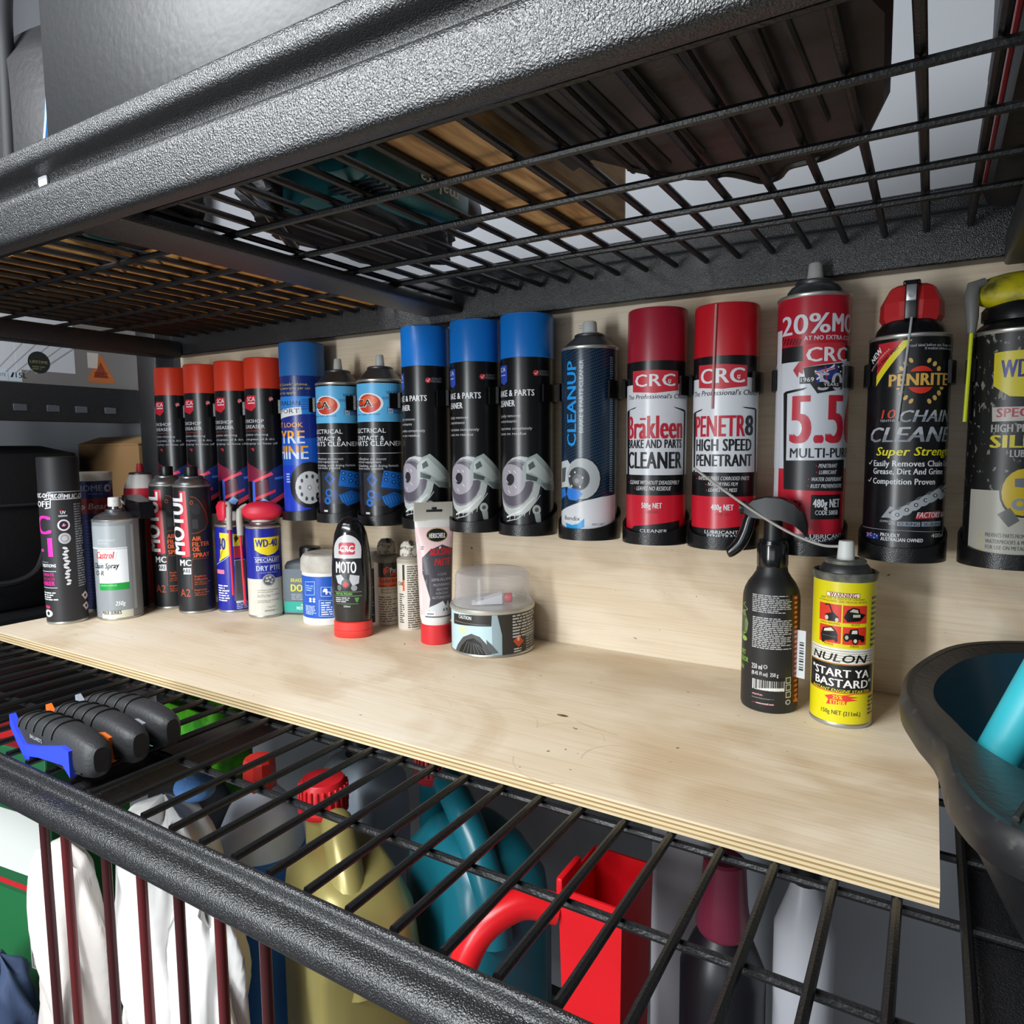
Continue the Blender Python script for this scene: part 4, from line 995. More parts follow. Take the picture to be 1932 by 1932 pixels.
  ('e',31.3,73.1,1.5,0.8,'f0a070',0),
  ('e',31.5,68.4,3.1,1.7,'c8623a',0),
  ('e',31.5,68.4,1.5,0.8,'f0a070',0),
  ('e',31.8,63.7,3.2,1.7,'c8623a',0),
  ('e',31.8,63.7,1.6,0.8,'f0a070',0),
  ('e',32.1,59.0,3.3,1.7,'c8623a',0),
  ('e',32.1,59.0,1.6,0.8,'f0a070',0),
  ('e',32.4,54.3,3.4,1.7,'c8623a',0),
  ('e',32.4,54.3,1.6,0.8,'f0a070',0),
  ('e',32.6,49.6,3.5,1.7,'c8623a',0),
  ('e',32.6,49.6,1.7,0.8,'f0a070',0),
  ('e',32.9,44.9,3.6,1.7,'c8623a',0),
  ('e',32.9,44.9,1.7,0.8,'f0a070',0),
  ('e',33.2,40.2,3.7,1.7,'c8623a',0),
  ('e',33.2,40.2,1.8,0.8,'f0a070',0),
  ('e',33.6,35.4,3.8,1.7,'c8623a',0),
  ('e',33.6,35.4,1.8,0.8,'f0a070',0),
  ('e',33.9,30.7,4.0,1.7,'c8623a',0),
  ('e',33.9,30.7,1.9,0.8,'f0a070',0),
  ('e',34.2,25.9,4.1,1.7,'c8623a',0),
  ('e',34.2,25.9,1.9,0.8,'f0a070',0),
  ('e',34.5,21.1,4.3,1.7,'c8623a',0),
  ('e',34.5,21.1,2.0,0.8,'f0a070',0),
  ('e',34.9,16.3,4.6,1.7,'c8623a',0),
  ('e',34.9,16.3,2.1,0.8,'f0a070',0),
  ('p',[(29.9,10.9),(34.0,15.1),(44.6,7.2)],'f08030'),
  ('l',[(-22.7,102.4),(-27.2,100.0),(-19.1,96.3),(-28.9,91.3)],0.7,'7aa83a'),
  ('p',[(-22.7,95.5),(-33.6,93.0),(-18.7,85.4),(-19.9,75.4),(-35.2,69.2),(-22.7,72.6)],'6a7a5a'),
  ('l',[(-22.3,91.5),(-18.2,82.8),(-20.1,74.0),(-29.6,68.6)],0.7,'7ab03a'),
  ('e',-23.4,67.5,4.4,2.5,'8ab04a',0),
  ('t', 'HELMET', -35.4, 51.9, 14.8, 4.7, '7cb83c', {'b': 0.03}),
  ('t', 'INTERIOR', -35.4, 45.3, 18.6, 4.7, '7cb83c', {'b': 0.03}),
  ('t', 'CLEAN', -35.4, 37.2, 12.0, 4.7, '7cb83c', {'b': 0.03}),
 ],
 'yel':[
  ('r',-12.7,117.6,15.2,121.9,'5a5a50'),
  ('r',-12.3,118.1,14.8,121.5,'eae6c8'),
  ('t', 'WARNING', -9.8, 117.8, 22.1, 4.2, '8a2433', {'b': 0.03}),
  ('t', 'KEEP OUT OF REACH OF CHILDREN', -17.8, 115.5, 37.6, 1.7, '7a4a20', {}),
  ('t', 'IF SWALLOWED SEEK MEDICAL ADVICE', -19.4, 113.1, 41.3, 1.7, '7a4a20', {}),
  ('r',-19.7,95.5,0.5,111.1,'d2331f'),
  ('r',1.7,95.2,22.3,110.9,'d2331f'),
  ('r',-18.8,76.3,0.8,91.8,'d2331f'),
  ('r',2.1,76.1,22.2,91.8,'d2331f'),
  ('l',[(-13.7,109.8),(-9.6,110.6),(-6.1,101.5),(-9.2,99.7)],1.2,'0b0b0d'),
  ('p',[(-13.3,101.5),(-6.2,104.1),(-1.4,99.7),(-2.4,96.4),(-10.4,95.6),(-13.2,97.6)],'0b0b0d'),
  ('e',-11.8,98.5,1.6,2.1,'c8c0b0',0),
  ('e',-3.0,97.5,1.4,1.8,'c8c0b0',0),
  ('p',[(2.6,100.2),(5.2,106.7),(9.7,109.5),(15.2,108.3),(15.9,104.5),(21.3,102.9),(16.2,97.5),(5.5,96.3)],'0b0b0d'),
  ('p',[(6.9,105.6),(9.7,108.2),(13.9,107.3),(14.4,104.5)],'b8b0a0'),
  ('r',9.9,100.7,16.1,103.2,'b8b0a0'),
  ('p',[(-17.2,82.4),(-15.1,88.8),(-7.0,91.1),(-3.3,87.9),(-1.8,84.3),(-1.9,79.8),(-16.1,76.8)],'0b0b0d'),
  ('p',[(-14.2,85.7),(-13.5,88.2),(-7.6,90.0),(-4.7,87.4)],'d8d0c0'),
  ('r',-15.6,82.1,-2.5,82.2,'b8b0a0'),
  ('r',-12.6,82.2,-5.2,82.4,'0b0b0d'),
  ('e',-14.6,77.1,1.8,1.8,'0b0b0d',0),
  ('e',-3.0,79.2,1.4,1.8,'0b0b0d',0),
  ('p',[(6.0,83.9),(8.1,89.8),(14.6,90.5),(15.4,85.4),(20.7,83.9),(20.4,80.7),(6.1,80.7)],'0b0b0d'),
  ('p',[(9.1,86.0),(9.8,89.0),(13.8,89.3),(14.1,86.1)],'d8d0c0'),
  ('e',5.4,82.6,2.7,3.8,'0b0b0d',0),
  ('e',5.4,82.6,1.4,1.9,'b8b0a0',0),
  ('e',12.5,79.7,2.7,3.2,'0b0b0d',0),
  ('e',12.5,79.7,1.5,1.8,'d8d0c0',0),
  ('e',19.0,80.8,2.0,2.3,'0b0b0d',0),
  ('t', 'SMALL ENGINES', -18.1, 93.0, 17.6, 1.8, '9a5a10', {'b': 0.01}),
  ('t', 'BOATS', 8.9, 93.1, 6.9, 1.8, '9a5a10', {'b': 0.01}),
  ('t', 'PETROL', -13.3, 74.1, 8.3, 1.8, '9a5a10', {'b': 0.01}),
  ('t', 'DIESEL', 8.6, 74.0, 7.3, 1.8, '9a5a10', {'b': 0.01}),
  ('r',-31.6,58.6,33.9,72.3,'dedcd0'),
  ('r',-31.6,69.8,33.9,70.2,'2a2a2a'),
  ('r',-31.6,67.7,33.9,68.0,'2a2a2a'),
  ('r',-31.6,65.5,33.9,65.9,'2a2a2a'),
  ('r',-31.6,63.3,33.9,63.7,'2a2a2a'),
  ('r',-31.6,61.1,33.9,61.5,'2a2a2a'),
  ('t', 'NULON', -26.0, 59.8, 48.3, 7.3, '121214', {'b': 0.06, 's': 0.3}),
  ('r',-31.6,57.9,33.9,58.5,'b03030'),
  ('r',-31.6,32.8,33.9,57.6,'1a1a1b'),
  ('r',-31.6,31.7,33.9,32.5,'c83428'),
  ('t', '"START YA', -26.2, 46.4, 53.5, 7.1, 'efeee8', {'b': 0.05}),
  ('t', 'BASTARD"', -21.8, 37.2, 52.6, 7.2, 'efeee8', {'b': 0.05}),
  ('t', 'INSTANT ENGINE STARTER', -25.2, 32.7, 54.0, 2.6, 'e8dc28', {'b': 0.01, 's': 0.25}),
  ('p',[(-11.2,27.5),(-3.7,30.2),(2.1,30.0),(13.7,31.8),(7.8,29.8),(17.1,28.9),(10.2,27.6),(16.5,26.3),(7.4,24.8),(6.9,21.9),(0.1,21.4),(-9.6,20.1),(-7.8,24.6)],'d8382a'),
  ('t', '25%', -4.2, 26.2, 8.0, 3.4, 'e8d820', {'b': 0.03}),
  ('t', 'ETHER', -6.1, 21.3, 12.5, 3.9, 'e8d820', {'b': 0.03}),
  ('t', '150g NET (211mL)', -14.0, 11.9, 33.6, 3.9, '3a3a20', {'b': 0.01}),
  ('m',28.0,73.3,38.4,120.0,10,'4a4a30'),
  ('m',28.0,11.6,38.4,30.1,5,'4a4a30'),
 ],
}
BANDS={'tyre': [(174.5, '16307c'), (149.1, '1c58b8'), (114.5, '1a2f8c'), (75.1, '1a58c4'), (-23.1, '1c3fc4')], 'brak': [(164.1, '131316'), (68.6, 'dfe3ea'), (47.0, '131316'), (9.9, 'd61f36'), (-8.1, '131316')], 'pen8': [(166.4, '131316'), (72.3, 'dfe3ea'), (48.0, '131316'), (15.1, 'd61f36'), (-13.8, '131316')], 'c556': [(190.6, 'b41e30'), (177.1, '15151a'), (76.8, 'd4d9e2'), (-1.8, 'cc1e34')], 'wd2': [(59.2, '1d2796'), (-7.7, 'cfcec2')], 'tubj': [(71.2, 'dfe0dc'), (11.5, '1a56bc'), (-8.8, 'e2e3e0')], 'pas1': [(89.8, '6b6357'), (-13.4, 'c4b9a8')], 'pas2': [(92.5, 'b8b0a2'), (-14.5, 'dbd5c8')], 'mot': [(-16.2, '202124')], 'chro': [(205.9, 'd8d4cc'), (-20.6, '1c2a66')], 'rw': [(157.9, 'c8c6c4')]}
# ------------------------------------------------------------ the garage and the rack
struct('wall_back', box(-3.2, 2.4, .10, .16, -1.0, 1.7), mat('9da0a6', .7, 0, .15, 250.))
struct('floor', box(-3.2, 2.4, -4.5, .16, -1.06, -1.0), ramp_mat('concrete', [(.3, '77767a'), (.7, '94938f')], 6, 6, .8))
struct('wall_left', box(-3.26, -3.2, -4.5, .16, -1.0, 1.7), mat('d2d3d4', .75))

XL, XR = -1.15, .66
rack = thing('storage_rack', 'black pebble-coated steel storage rack holding the wire shelves', 'rack', (0, 0, -1.0))
def rpart(name, g, smooth=True, m=HAMMER): return part(name, [xf(q, Matrix.Translation((0, 0, 1.0))) for q in g], m, rack, smooth, 30)
def beam_prof(zt, pts): return [(y, zt + z) for y, z in pts]
# front beam: rounded outer face, groove, raised back lip
def rounded(pts, r=.004, n=4):
    out = []; m = len(pts)
    for i in range(m):
        a, b, c = Vector(pts[i - 1]), Vector(pts[i]), Vector(pts[(i + 1) % m]); d1 = min(r, (a - b).length * .45); d2 = min(r, (c - b).length * .45)
        p, q = b + (a - b).normalized() * d1, b + (c - b).normalized() * d2
        for k in range(n + 1):
            t = k / n; out.append(tuple((1 - t) ** 2 * p + 2 * t * (1 - t) * b + t * t * q))
    return out
UPB = rounded([(-.512, .399), (-.527, .399), (-.530, .426), (-.523, .432), (-.508, .434), (-.508, .448), (-.522, .450), (-.522, .464), (-.505, .466), (-.503, .444), (-.512, .428)], .005)
rpart('front_beam', [extr_x(UPB, XL, XR)])
LOB = rounded([(-.5085, -.043), (-.524, -.043), (-.531, -.038), (-.531, -.026), (-.525, -.0215), (-.5155, -.0205), (-.5145, -.0175), (-.5145, -.0115), (-.5090, -.0115), (-.5085, -.030)], .004)
rpart('front_beam', [extr_x(LOB, XL, XR)])
# upper rear beam with a stepped face, lower rear beam under the plywood
rpart('rear_beam', [extr_x(rounded([(-.002, .413), (-.026, .413), (-.028, .456), (-.020, .460), (-.020, .482), (-.002, .482)], .003), XL, XR)])
rpart('rear_beam', [extr_x(rounded([(-.002, -.078), (-.026, -.078), (-.028, -.040), (-.020, -.034), (-.020, -.0245), (-.002, -.0245)], .003), XL, XR)])
for z0, z1 in ((.408, .436), (-.075, -.026)): rpart('end_beam', [rbox(XL - .004, XL + .034, -.498, -.028, z0, z1, .004)])
for x0, x1, z0, z1 in ((-.585, -.527, .423, .4338), (.046, .094, .404, .433), (-.607, -.570, -.042, -.0245), (.030, .080, -.042, -.0245)):
    rpart('cross_brace', [rbox(x0, x1, -.502, -.0285, z0, z1, .003)])
for x in (XL - .060, XR):
    for y in (-.545, .0135): rpart('post', [rbox(x, x + .045, y, y + .045, -1.0, 1.25, .006)])
# pale plate in the upper front beam's groove, painted for light through a slot
rpart('bright_slot', [xf(prism([(.0, 0), (-.012, .0015), (-.012, -.004), (-.0085, -.0085), (-.004, -.0095), (0, -.006)], 0, .0012), Matrix.Translation((-.549, -.5085, .4468)) @ Matrix.Rotation(PI / 2, 4, 'X'))], True, mat('d0d3d8', .6, 0, .8, 700.))

wire_y = mesh('wire', tube([(0, -.2365, 0), (0, .2365, 0)], .003, 8), WIRE)
wire_x = mesh('wire', tube([(-.895, 0, 0), (.895, 0, 0)], .003, 8), WIRE)
def deck(label, z, x_off, step, ys):
    d = thing('wire_mesh_deck', label, 'mesh deck', (-.245, -.27, z)); n = 0; x = x_off
    while x > XL + .02: x -= step
    x += step
    while x < XR - .01:
        o = bpy.data.objects.new('wire', wire_y); C.objects.link(o); o.parent = d; o.location = (x + .245, 0, 0); x += step
    for y in ys:
        o = bpy.data.objects.new('wire', wire_x); C.objects.link(o); o.parent = d; o.location = (0, y + .27, -.006)
    return d
deck('black wire mesh shelf overhead carrying timber and power tools', .443, -.310, .033, (-.447, -.369, -.291, -.218, -.150))
deck('black wire mesh shelf under the pale plywood board', -.015, -.619, .034, (-.429, -.335, -.26, -.18, -.10))

bd = tag(part('plywood_shelf_board', [box(-1.137, .014, -.338, -.0005, -.012, 0)], [PLY, EDGE], None, False), 'pale plywood board lying on the wire shelf under the cans', 'board')
for p in bd.data.polygons: p.material_index = 0 if abs(p.normal.z) > .5 else 1
marks = [('e', -287, -217, 6, 2.6, '8a6a48', 0), ('e', -286, -217, 3.5, 1.3, '4d3520', 0), ('l', [(-270, -222), (-250, -229), (-225, -233)], .9, 'c2a884')]
for cx, cy, ra, a0, a1 in ((-262, -262, 34, 20, 165), (-330, -262, 36, 15, 140), (-205, -280, 30, 60, 200), (-420, -268, 33, 30, 120), (-245, -300, 40, 200, 300)):
    marks.append(('l', [(cx + ra * math.cos(math.radians(a0 + (a1 - a0) * k / 14)), cy + ra * math.sin(math.radians(a0 + (a1 - a0) * k / 14))) for k in range(15)], .5, 'cdb897'))
print_on(bd, marks, lambda u, v, o: (u * .001, v * .001, .00005 + o * .0004), .6, 'scuff_marks', 0)
bb = tag(part('plywood_back_panel', [box(-1.164, .62, 0, .012, -.012, .44)], [PLY, EDGE], None, False), 'upright plywood panel behind the can holders', 'panel')
# ------------------------------------------------------------ can holders
H0 = .1455
def make_holder():
    t = thing('can_holder', '', 'can holder')
    n = 48; outer, inner = [], []; ro, ri = .0362, .0339; cy = -.0425
    def rim(a): return .013 + .027 * (.5 - .5 * math.cos(a)) ** 1.3
    rings = [[], [], [], [], []]
    for k in range(n):
        a = 2 * PI * k / n; s, c = math.sin(a), -math.cos(a); h = rim(a)
        for i, (r, z) in enumerate(((ro, 0), (ro, h), (ri, h), (ri, .0055), (.001, .0055))): rings[i].append((r * s, cy + r * c, z))
    part('base_cup', loft(rings), PRINTED, t, True, 40)
    part('back_spine', [rbox(-.011, .011, -.0085, -.0003, .0, .186, .0015)], PRINTED, t)
    a0, a1, m = math.radians(60), math.radians(300), 40; R = []
    for k in range(m + 1):
        a = a0 + (a1 - a0) * k / m; s, c = math.sin(a), -math.cos(a); e = .0012 if k in (0, m) else 0
        R.append([(r * s, cy + r * c, z) for r, z in ((.0334 + e, .158), (.0368 + e, .158), (.0368 + e, .178), (.0334 + e, .178))])
    part('upper_clip', loft(R), PRINTED, t, True, 30)
    return t
hold = make_holder(); hold_used = []
def holder(x, what):
    lb = 'black printed wall holder gripping ' + what
    if not hold_used: hold.location = (x, 0, H0); hold['label'] = lb; hold['group'] = 'can holders on the plywood panel'; hold_used.append(1); return hold
    return dup(hold, (x, 0, H0), 0, lb)
HZ = .1515

# ------------------------------------------------------------ aerosol parts
def can_body(t, r, top, bands, rough=.3, bottom=True, name='body'):
    """painted tin cylinder; bands = [(lower edge mm, colour)] from the top down"""
    cols = []; prof = [(r * .93, .0008), (r * .985, 0), (r * 1.012, .0012), (r * 1.012, .003), (r * .995, .0042)] if bottom else [(r * .95, 0), (r, .002)]
    zs = [top] + [max(b[0] * .001, prof[-1][1]) for b in bands]; mats = [RIM]; g = [lathe(prof, 48)]
    if not bottom: mats = [mat(bands[-1][1], rough)]
    for i, b in enumerate(bands):
        if zs[i] - zs[i + 1] < .0003: continue
        mats.append(mat(b[1], rough)); g.append(lathe([(r, zs[i + 1]), (r, zs[i])], 48, cap=(i == 0)) + (len(mats) - 1,))
    return part(name, g, mats, t)
def cap(t, r, z0, z1, col, rough=.35, name='cap'):
    return part(name, lathe([(r * .97, z0), (r, z0 + .0008), (r * .995, z1 - .003), (r * .985, z1 - .001), (r * .95, z1), (r * .3, z1 + .0004)], 48), mat(col, rough), t)
def dome(t, r, z, h, rc=.0165, m=STEEL, bulge=True):
    p = [(r * 1.0, z - .001), (r * 1.018, z), (r * 1.02, z + .0016), (r * .985, z + .0026)]
    hh = h - .006
    for k in range(6):
        q = k / 5; p.append((r * .95 + (rc * 1.02 - r * .95) * (q ** (1.6 if bulge else 1.0)), z + .003 + hh * q))
    rimg = lathe(p[:4], 48, cap=False)
    part('top_rim', rimg, RIM, t)
    part('dome', lathe(p[3:], 48), m, t)
    part('valve_cup', lathe([(rc, z + h - .004), (rc * 1.06, z + h - .003), (rc * 1.06, z + h - .0012), (rc * .96, z + h), (rc * .75, z + h - .0015), (.006, z + h - .001)], 36), m, t)
def nozzle(t, z0, z1, col='b9bbb4', r=.0056, spout=None, name='nozzle'):
    g = [lathe([(r * 1.15, z0), (r * 1.1, z0 + (z1 - z0) * .3), (r * .92, z1 - .001), (r * .8, z1), (.001, z1)], 20)]
    if spout is not None:
        a = spout; d = Vector((math.sin(a), -math.cos(a), 0)); c = Vector((0, 0, z1 - .005)); g.append(tube([c + d * r * .5, c + d * (r + .0035)], .0016, 8))
    return part(name, g, mat(col, .5), t)

# ---- held cans
GR = 'cans in the wall holders'
def held(name, label, x, key, r, top, bands, y=-.0425, hold_what=None, rough=.3, rz=0):
    holder(x, hold_what)
    t = thing(name, label, 'spray can', (x, y, HZ), rz, GR)
    can_body(t, r, top, bands, rough)
    if key: print_on(t, key, cyl(r))
    return t
xs = [-1.121, -1.040, -.961, -.889]
t = held('aerosol_can', 'orange-capped black degreaser can at the far left end of the holder row', xs[0], 'red', .032, .190, [(-9, '0f0f12')], hold_what='the leftmost orange-capped can')
cap(t, .0318, .1875, .2365, 'd2391f')
ord_ = ('second orange-capped black degreaser can from the left', 'third orange-capped black degreaser can from the left', 'orange-capped black degreaser can right beside the blue tyre shine can')
hw = ('the second orange-capped can', 'the third orange-capped can', 'the orange-capped can beside the blue one')
for x, lb, w in zip(xs[1:], ord_, hw):
    holder(x, w); dup(t, (x, -.0425, HZ), 0, lb)
t = held('aerosol_can', 'bright blue tyre shine can with a wheel picture and matt blue cap', -.8083, 'tyre', .0323, .2055, BANDS['tyre'], hold_what='the blue tyre shine can')
cap(t, .0328, .2040, .2530, '1c69b4', .5)
t = held('aerosol_can', 'light blue and black contact cleaner can beside the tyre shine can', -.7355, 'cont', .0320, .189, [(-9, '101114')], hold_what='the left contact cleaner can')
dome(t, .032, .189, .021, .0165, DSTEEL, False); nozzle(t, .2095, .2265)
holder(-.6561, 'the right contact cleaner can')
dup(t, (-.6561, -.0425, HZ), 0, 'light blue and black contact cleaner can beside the blue-capped cans')
bl = ('black brake cleaner can with glossy blue cap, leftmost of three', 'black brake cleaner can with glossy blue cap, middle of three', 'black brake cleaner can with glossy blue cap, rightmost of three')
bw = ('the leftmost blue-capped can', 'the middle blue-capped can', 'the rightmost blue-capped can')
t = held('aerosol_can', bl[0], -.5767, 'blue', .0318, .2055, [(-9, '0e0e11')], hold_what=bw[0], rz=math.radians(-6)); cap(t, .0323, .2030, .2545, '1270c8', .28)
for x, lb, w in zip((-.4976, -.4229), bl[1:], bw[1:]): holder(x, w); dup(t, (x, -.0425, HZ), 0, lb)

def dots_mat():
    m = bpy.data.materials.new('navy_carbon_dots'); m.use_nodes = True; nt = m.node_tree; b = nt.nodes['Principled BSDF']; N = nt.nodes.new; lk = nt.links.new
    tc = N('ShaderNodeTexCoord'); sp = N('ShaderNodeSeparateXYZ'); lk(tc.outputs['Object'], sp.inputs[0])
    def op(o, a, bb=None):
        n = N('ShaderNodeMath'); n.operation = o
        for i, q in enumerate((a, bb)):
            if q is None: continue
            if isinstance(q, (int, float)): n.inputs[i].default_value = q
            else: lk(q, n.inputs[i])
        return n.outputs[0]
    ang = op('ARCTAN2', sp.outputs['Y'], sp.outputs['X']); u = op('MULTIPLY', ang, .0323)
    a = op('SINE', op('MULTIPLY', op('ADD', u, op('MULTIPLY', sp.outputs['Z'], .45)), 2600.)); c = op('SINE', op('MULTIPLY', op('SUBTRACT', sp.outputs['Z'], op('MULTIPLY', u, .35)), 1750.))
    f = op('GREATER_THAN', op('MULTIPLY', op('ADD', a, .2), op('ADD', c, .1)), .35); pos = op('GREATER_THAN', c, 0)
    x = N('ShaderNodeMix'); x.data_type = 'RGBA'; lk(op('MULTIPLY', f, pos), x.inputs[0]); x.inputs[6].default_value = lin('0d2034'); x.inputs[7].default_value = lin('2c5070')
    lk(x.outputs[2], b.inputs['Base Color']); b.inputs['Roughness'].default_value = .28; return m
t = held('aerosol_can', 'navy dotted brake cleaner can with white nozzle and white base', -.3403, 'ben', .0323, .208, [(-9, '0e2136')], hold_what='the navy dotted can')
for ch in t.children:
    if ch.name.startswith('body'): ch.data.materials[1] = dots_mat()
dome(t, .0323, .208, .018, .0165, DSTEEL, False)
part('nozzle', [lathe([(.0105, .2252), (.0105, .228), (.0085, .2287), (.0078, .239), (.0068, .2405), (.001, .2405)], 24), tube([(-.006, -.001, .2355), (-.0125, -.002, .2355)], .0019, 8)], mat('c6c8c6', .5), t)
t = held('aerosol_can', 'red, white and black brake and parts cleaner can with dark red cap', -.2600, 'brak', .0322, .188, BANDS['brak'], hold_what='the dark red capped can'); cap(t, .0318, .187, .2436, '9c1a30')
t = held('aerosol_can', 'red, white and black penetrant can with bright red cap and clear straw', -.1862, 'pen8', .0324, .188, BANDS['pen8'], hold_what='the bright red capped can'); cap(t, .0322, .187, .2400, 'c01826')
part('straw', tube([(-.0045, -.0336, .136), (-.0035, -.0342, .19), (-.0025, -.0338, .238)], .0012, 8), mat('d8a0a0', .3, alpha=.75), t)
t = held('aerosol_can', 'tall red and white multi-purpose can with steel dome and grey nozzle', -.1035, 'c556', .0327, .2373, BANDS['c556'], y=-.0430, hold_what='the tall red and white can')
p0 = .2373
part('top_rim', lathe([(.0327, p0 - .001), (.0334, p0), (.0334, p0 + .0016), (.0322, p0 + .0026)], 48, cap=False), RIM, t)
part('dome', lathe([(.0318, p0 + .002), (.026, p0 + .0025), (.0255, p0 + .004), (.0245, p0 + .008), (.021, p0 + .0125), (.0175, p0 + .014)], 48), DSTEEL, t)
part('valve_cup', lathe([(.0172, p0 + .013), (.0178, p0 + .0145), (.0178, p0 + .0165), (.0165, p0 + .018), (.013, p0 + .017), (.006, p0 + .0165)], 36), DSTEEL, t)
nozzle(t, p0 + .017, .2722, 'b6b8b2', .0066)
# chain cleaner with red locking cap
t = held('aerosol_can', 'black chain cleaner can with red faceted trigger cap and thin straw', -.0216, 'penr', .0331, .1929, [(-9, '0e0f13')], y=-.0431, hold_what='the black can with red trigger cap')
part('top_rim', lathe([(.0331, .192), (.0338, .193), (.0338, .1946), (.0325, .1956)], 48, cap=False), RIM, t)
part('shoulder', lathe([(.0322, .195), (.029, .196), (.0275, .202), (.0235, .2075), (.022, .209)], 48), BLACKP, t)
rc = part('red_cap', [loft([oval(.0225, .020, .2065, 10, 2.4), oval(.0258, .0225, .212, 10, 2.2), oval(.0252, .022, .225, 10, 2.4), oval(.0185, .0175, .238, 10, 3.), oval(.013, .014, .2405, 10, 3.)])], mat('bd2227', .45), t, False)
part('lever', [rbox(-.0050, .0050, -.0252, -.012, .2085, .2418, .0015), rbox(-.0068, .0068, -.0235, .0, .2385, .2425, .0015)], BLACKP, rc)
part('clip_plate', [rbox(-.0040, .0040, -.0262, -.0248, .224, .238, .0006), xf(lathe([(.0022, 0), (.0022, .0012)], 16), Matrix.Translation((0, -.0260, .229)) @ Matrix.Rotation(PI / 2, 4, 'X'))], mat('9b9da0', .35, .6), rc)
part('straw', tube([(.001, -.0255, .2095), (.0005, -.0345, .1975), (-.0025, -.0350, .16), (-.006, -.0346, .1195)], .0010, 8), mat('b8bcc0', .35), t)
# worn silicone can with yellow flip paddle
def worn_mat():
    return ramp_mat('worn_black_print', [(.0, '0f0f10'), (.60, '151515'), (.64, '7d7b76'), (1., '5d5b56')], 210, 7, .4, (1, 1, .6), 0, 0, .4)
t = held('aerosol_can', 'worn black and grey silicone can with big yellow flip paddle', .0585, 'wds', .0331, .191, [(-9, '111112')], y=-.0431, hold_what='the worn can with yellow paddle')
for ch in t.children:
    if ch.name.startswith('body'): ch.data.materials[1] = worn_mat()
dome(t, .0331, .191, .014, .024, BLACKP, True)
part('spray_head', lathe([(.0275, .2035), (.0275, .212), (.024, .2165), (.012, .218)], 40), BLACKP, t)
pd = part('paddle', [xf(ball(0, 0, 0, .039, .021, .0150), Matrix.Translation((.001, -.006, .2270)) @ Matrix.Rotation(math.radians(30), 4, 'X'))], ramp_mat('grubby_yellow', [(.35, '4f4a16'), (.52, 'b9ad14'), (.7, 'd2c718')], 45, 5, .5), t)
part('arm', tube([(-.026, -.014, .236), (-.0345, -.016, .232), (-.0355, -.018, .222), (-.0345, -.020, .206), (-.0345, -.021, .1925)], [.003, .0055, .0055, .0048, .0032], 12), mat('6e6f6d', .45), pd)
part('straw', tube([(-.0345, -.021, .194), (-.035, -.0212, .16), (-.0360, -.0215, .118)], .0016, 8), mat('c9d21e', .35), t)

# ------------------------------------------------------------ cans and bottles standing on the board
def std(name, label, cat, x, y, r, top, bands, key=None, rough=.3, bottom=True, group=None):
    t = thing(name, label, cat, (x, y, 0), 0, group)
    can_body(t, r, top, bands, rough, bottom)
    if key: print_on(t, key, cyl(r))
    return t
t = std('aerosol_can', 'matt black can with pink and white print at the board left end', 'spray can', -1.0865, -.2554, .0264, .191, [(-9, '232326')], 'muc', .5)
cap(t, .0262, .190, .2420, '1b1c1f', .55)
t = std('grease_cartridge', 'dark blue grease cartridge with cream lid behind the grey can', 'cartridge', -1.1232, -.1859, .0245, .206, [(-9, '1c2a66')], 'chro', .4)
cap(t, .0252, .2035, .2173, 'cfcabf', .5, 'lid')
t = std('aerosol_can', 'short grey spray can with white label panel and green stripe', 'spray can', -1.0458, -.1999, .0308, .1472, [(-9, '868c90')], 'cast', .35)
dome(t, .0308, .1472, .016, .012, STEEL); part('valve_stem', lathe([(.0055, .161), (.005, .168)], 16), STEEL, t)
part('nozzle', [lathe([(.0085, .1672), (.0088, .170), (.0082, .1798), (.0074, .1808), (.001, .1808)], 24), xf(lathe([(.0018, 0), (.0018, .0006)], 12), Matrix.Translation((.0065, -.0052, .1755)) @ Matrix.Rotation(math.radians(52), 4, 'Z') @ Matrix.Rotation(PI / 2, 4, 'X'))], mat('d8d6d2', .5), t)
t = std('aerosol_can', 'white-shouldered red spray can with small red nozzle at the back', 'spray can', -1.1120, -.1180, .0255, .170, [(-9, 'b3202f')], None, .35)
part('shoulder', [lathe([(.0255, .170), (.0252, .180), (.0235, .193), (.018, .206), (.0155, .2125)], 40)], mat('d4d2d0', .4), t)
part('label_band', lathe([(.0258, .168), (.0256, .180), (.0245, .189)], 40, cap=False), mat('c22a3c', .4), t)
part('collar', lathe([(.0165, .211), (.0165, .2135), (.014, .2145)], 32), DSTEEL, t); nozzle(t, .2145, .2285, 'b52a35', .0048)
for i, (x, y, lb) in enumerate(((-1.0390, -.1186, 'black air filter oil can with red side strip, half hidden behind the lever'), (-.9756, -.1191, 'black air filter oil can with red side strip and orange wording in full view'))):
    if i == 0:
        t = std('aerosol_can', lb, 'spray can', x, y, .0267, .195, [(-9, '1f2023')], 'mot', .42, group='air filter oil cans'); t0 = t
        dome(t, .0267, .195, .0155, .0165, STEEL); cap(t, .0098, .2085, .2245, '141416', .35, 'nozzle_cap')
    else: dup(t0, (x, y, 0), 0, lb)
t = std('aerosol_can', 'black spray can with black flip lever head behind the grey can', 'spray can', -1.0750, -.1580, .0190, .150, [(-9, '17181a')], None, .4); t.rotation_euler[2] = math.radians(-16)
dome(t, .019, .150, .012, .0125, DSTEEL); part('spray_head', lathe([(.0115, .160), (.0115, .171), (.009, .174)], 24), BLACKP, t)
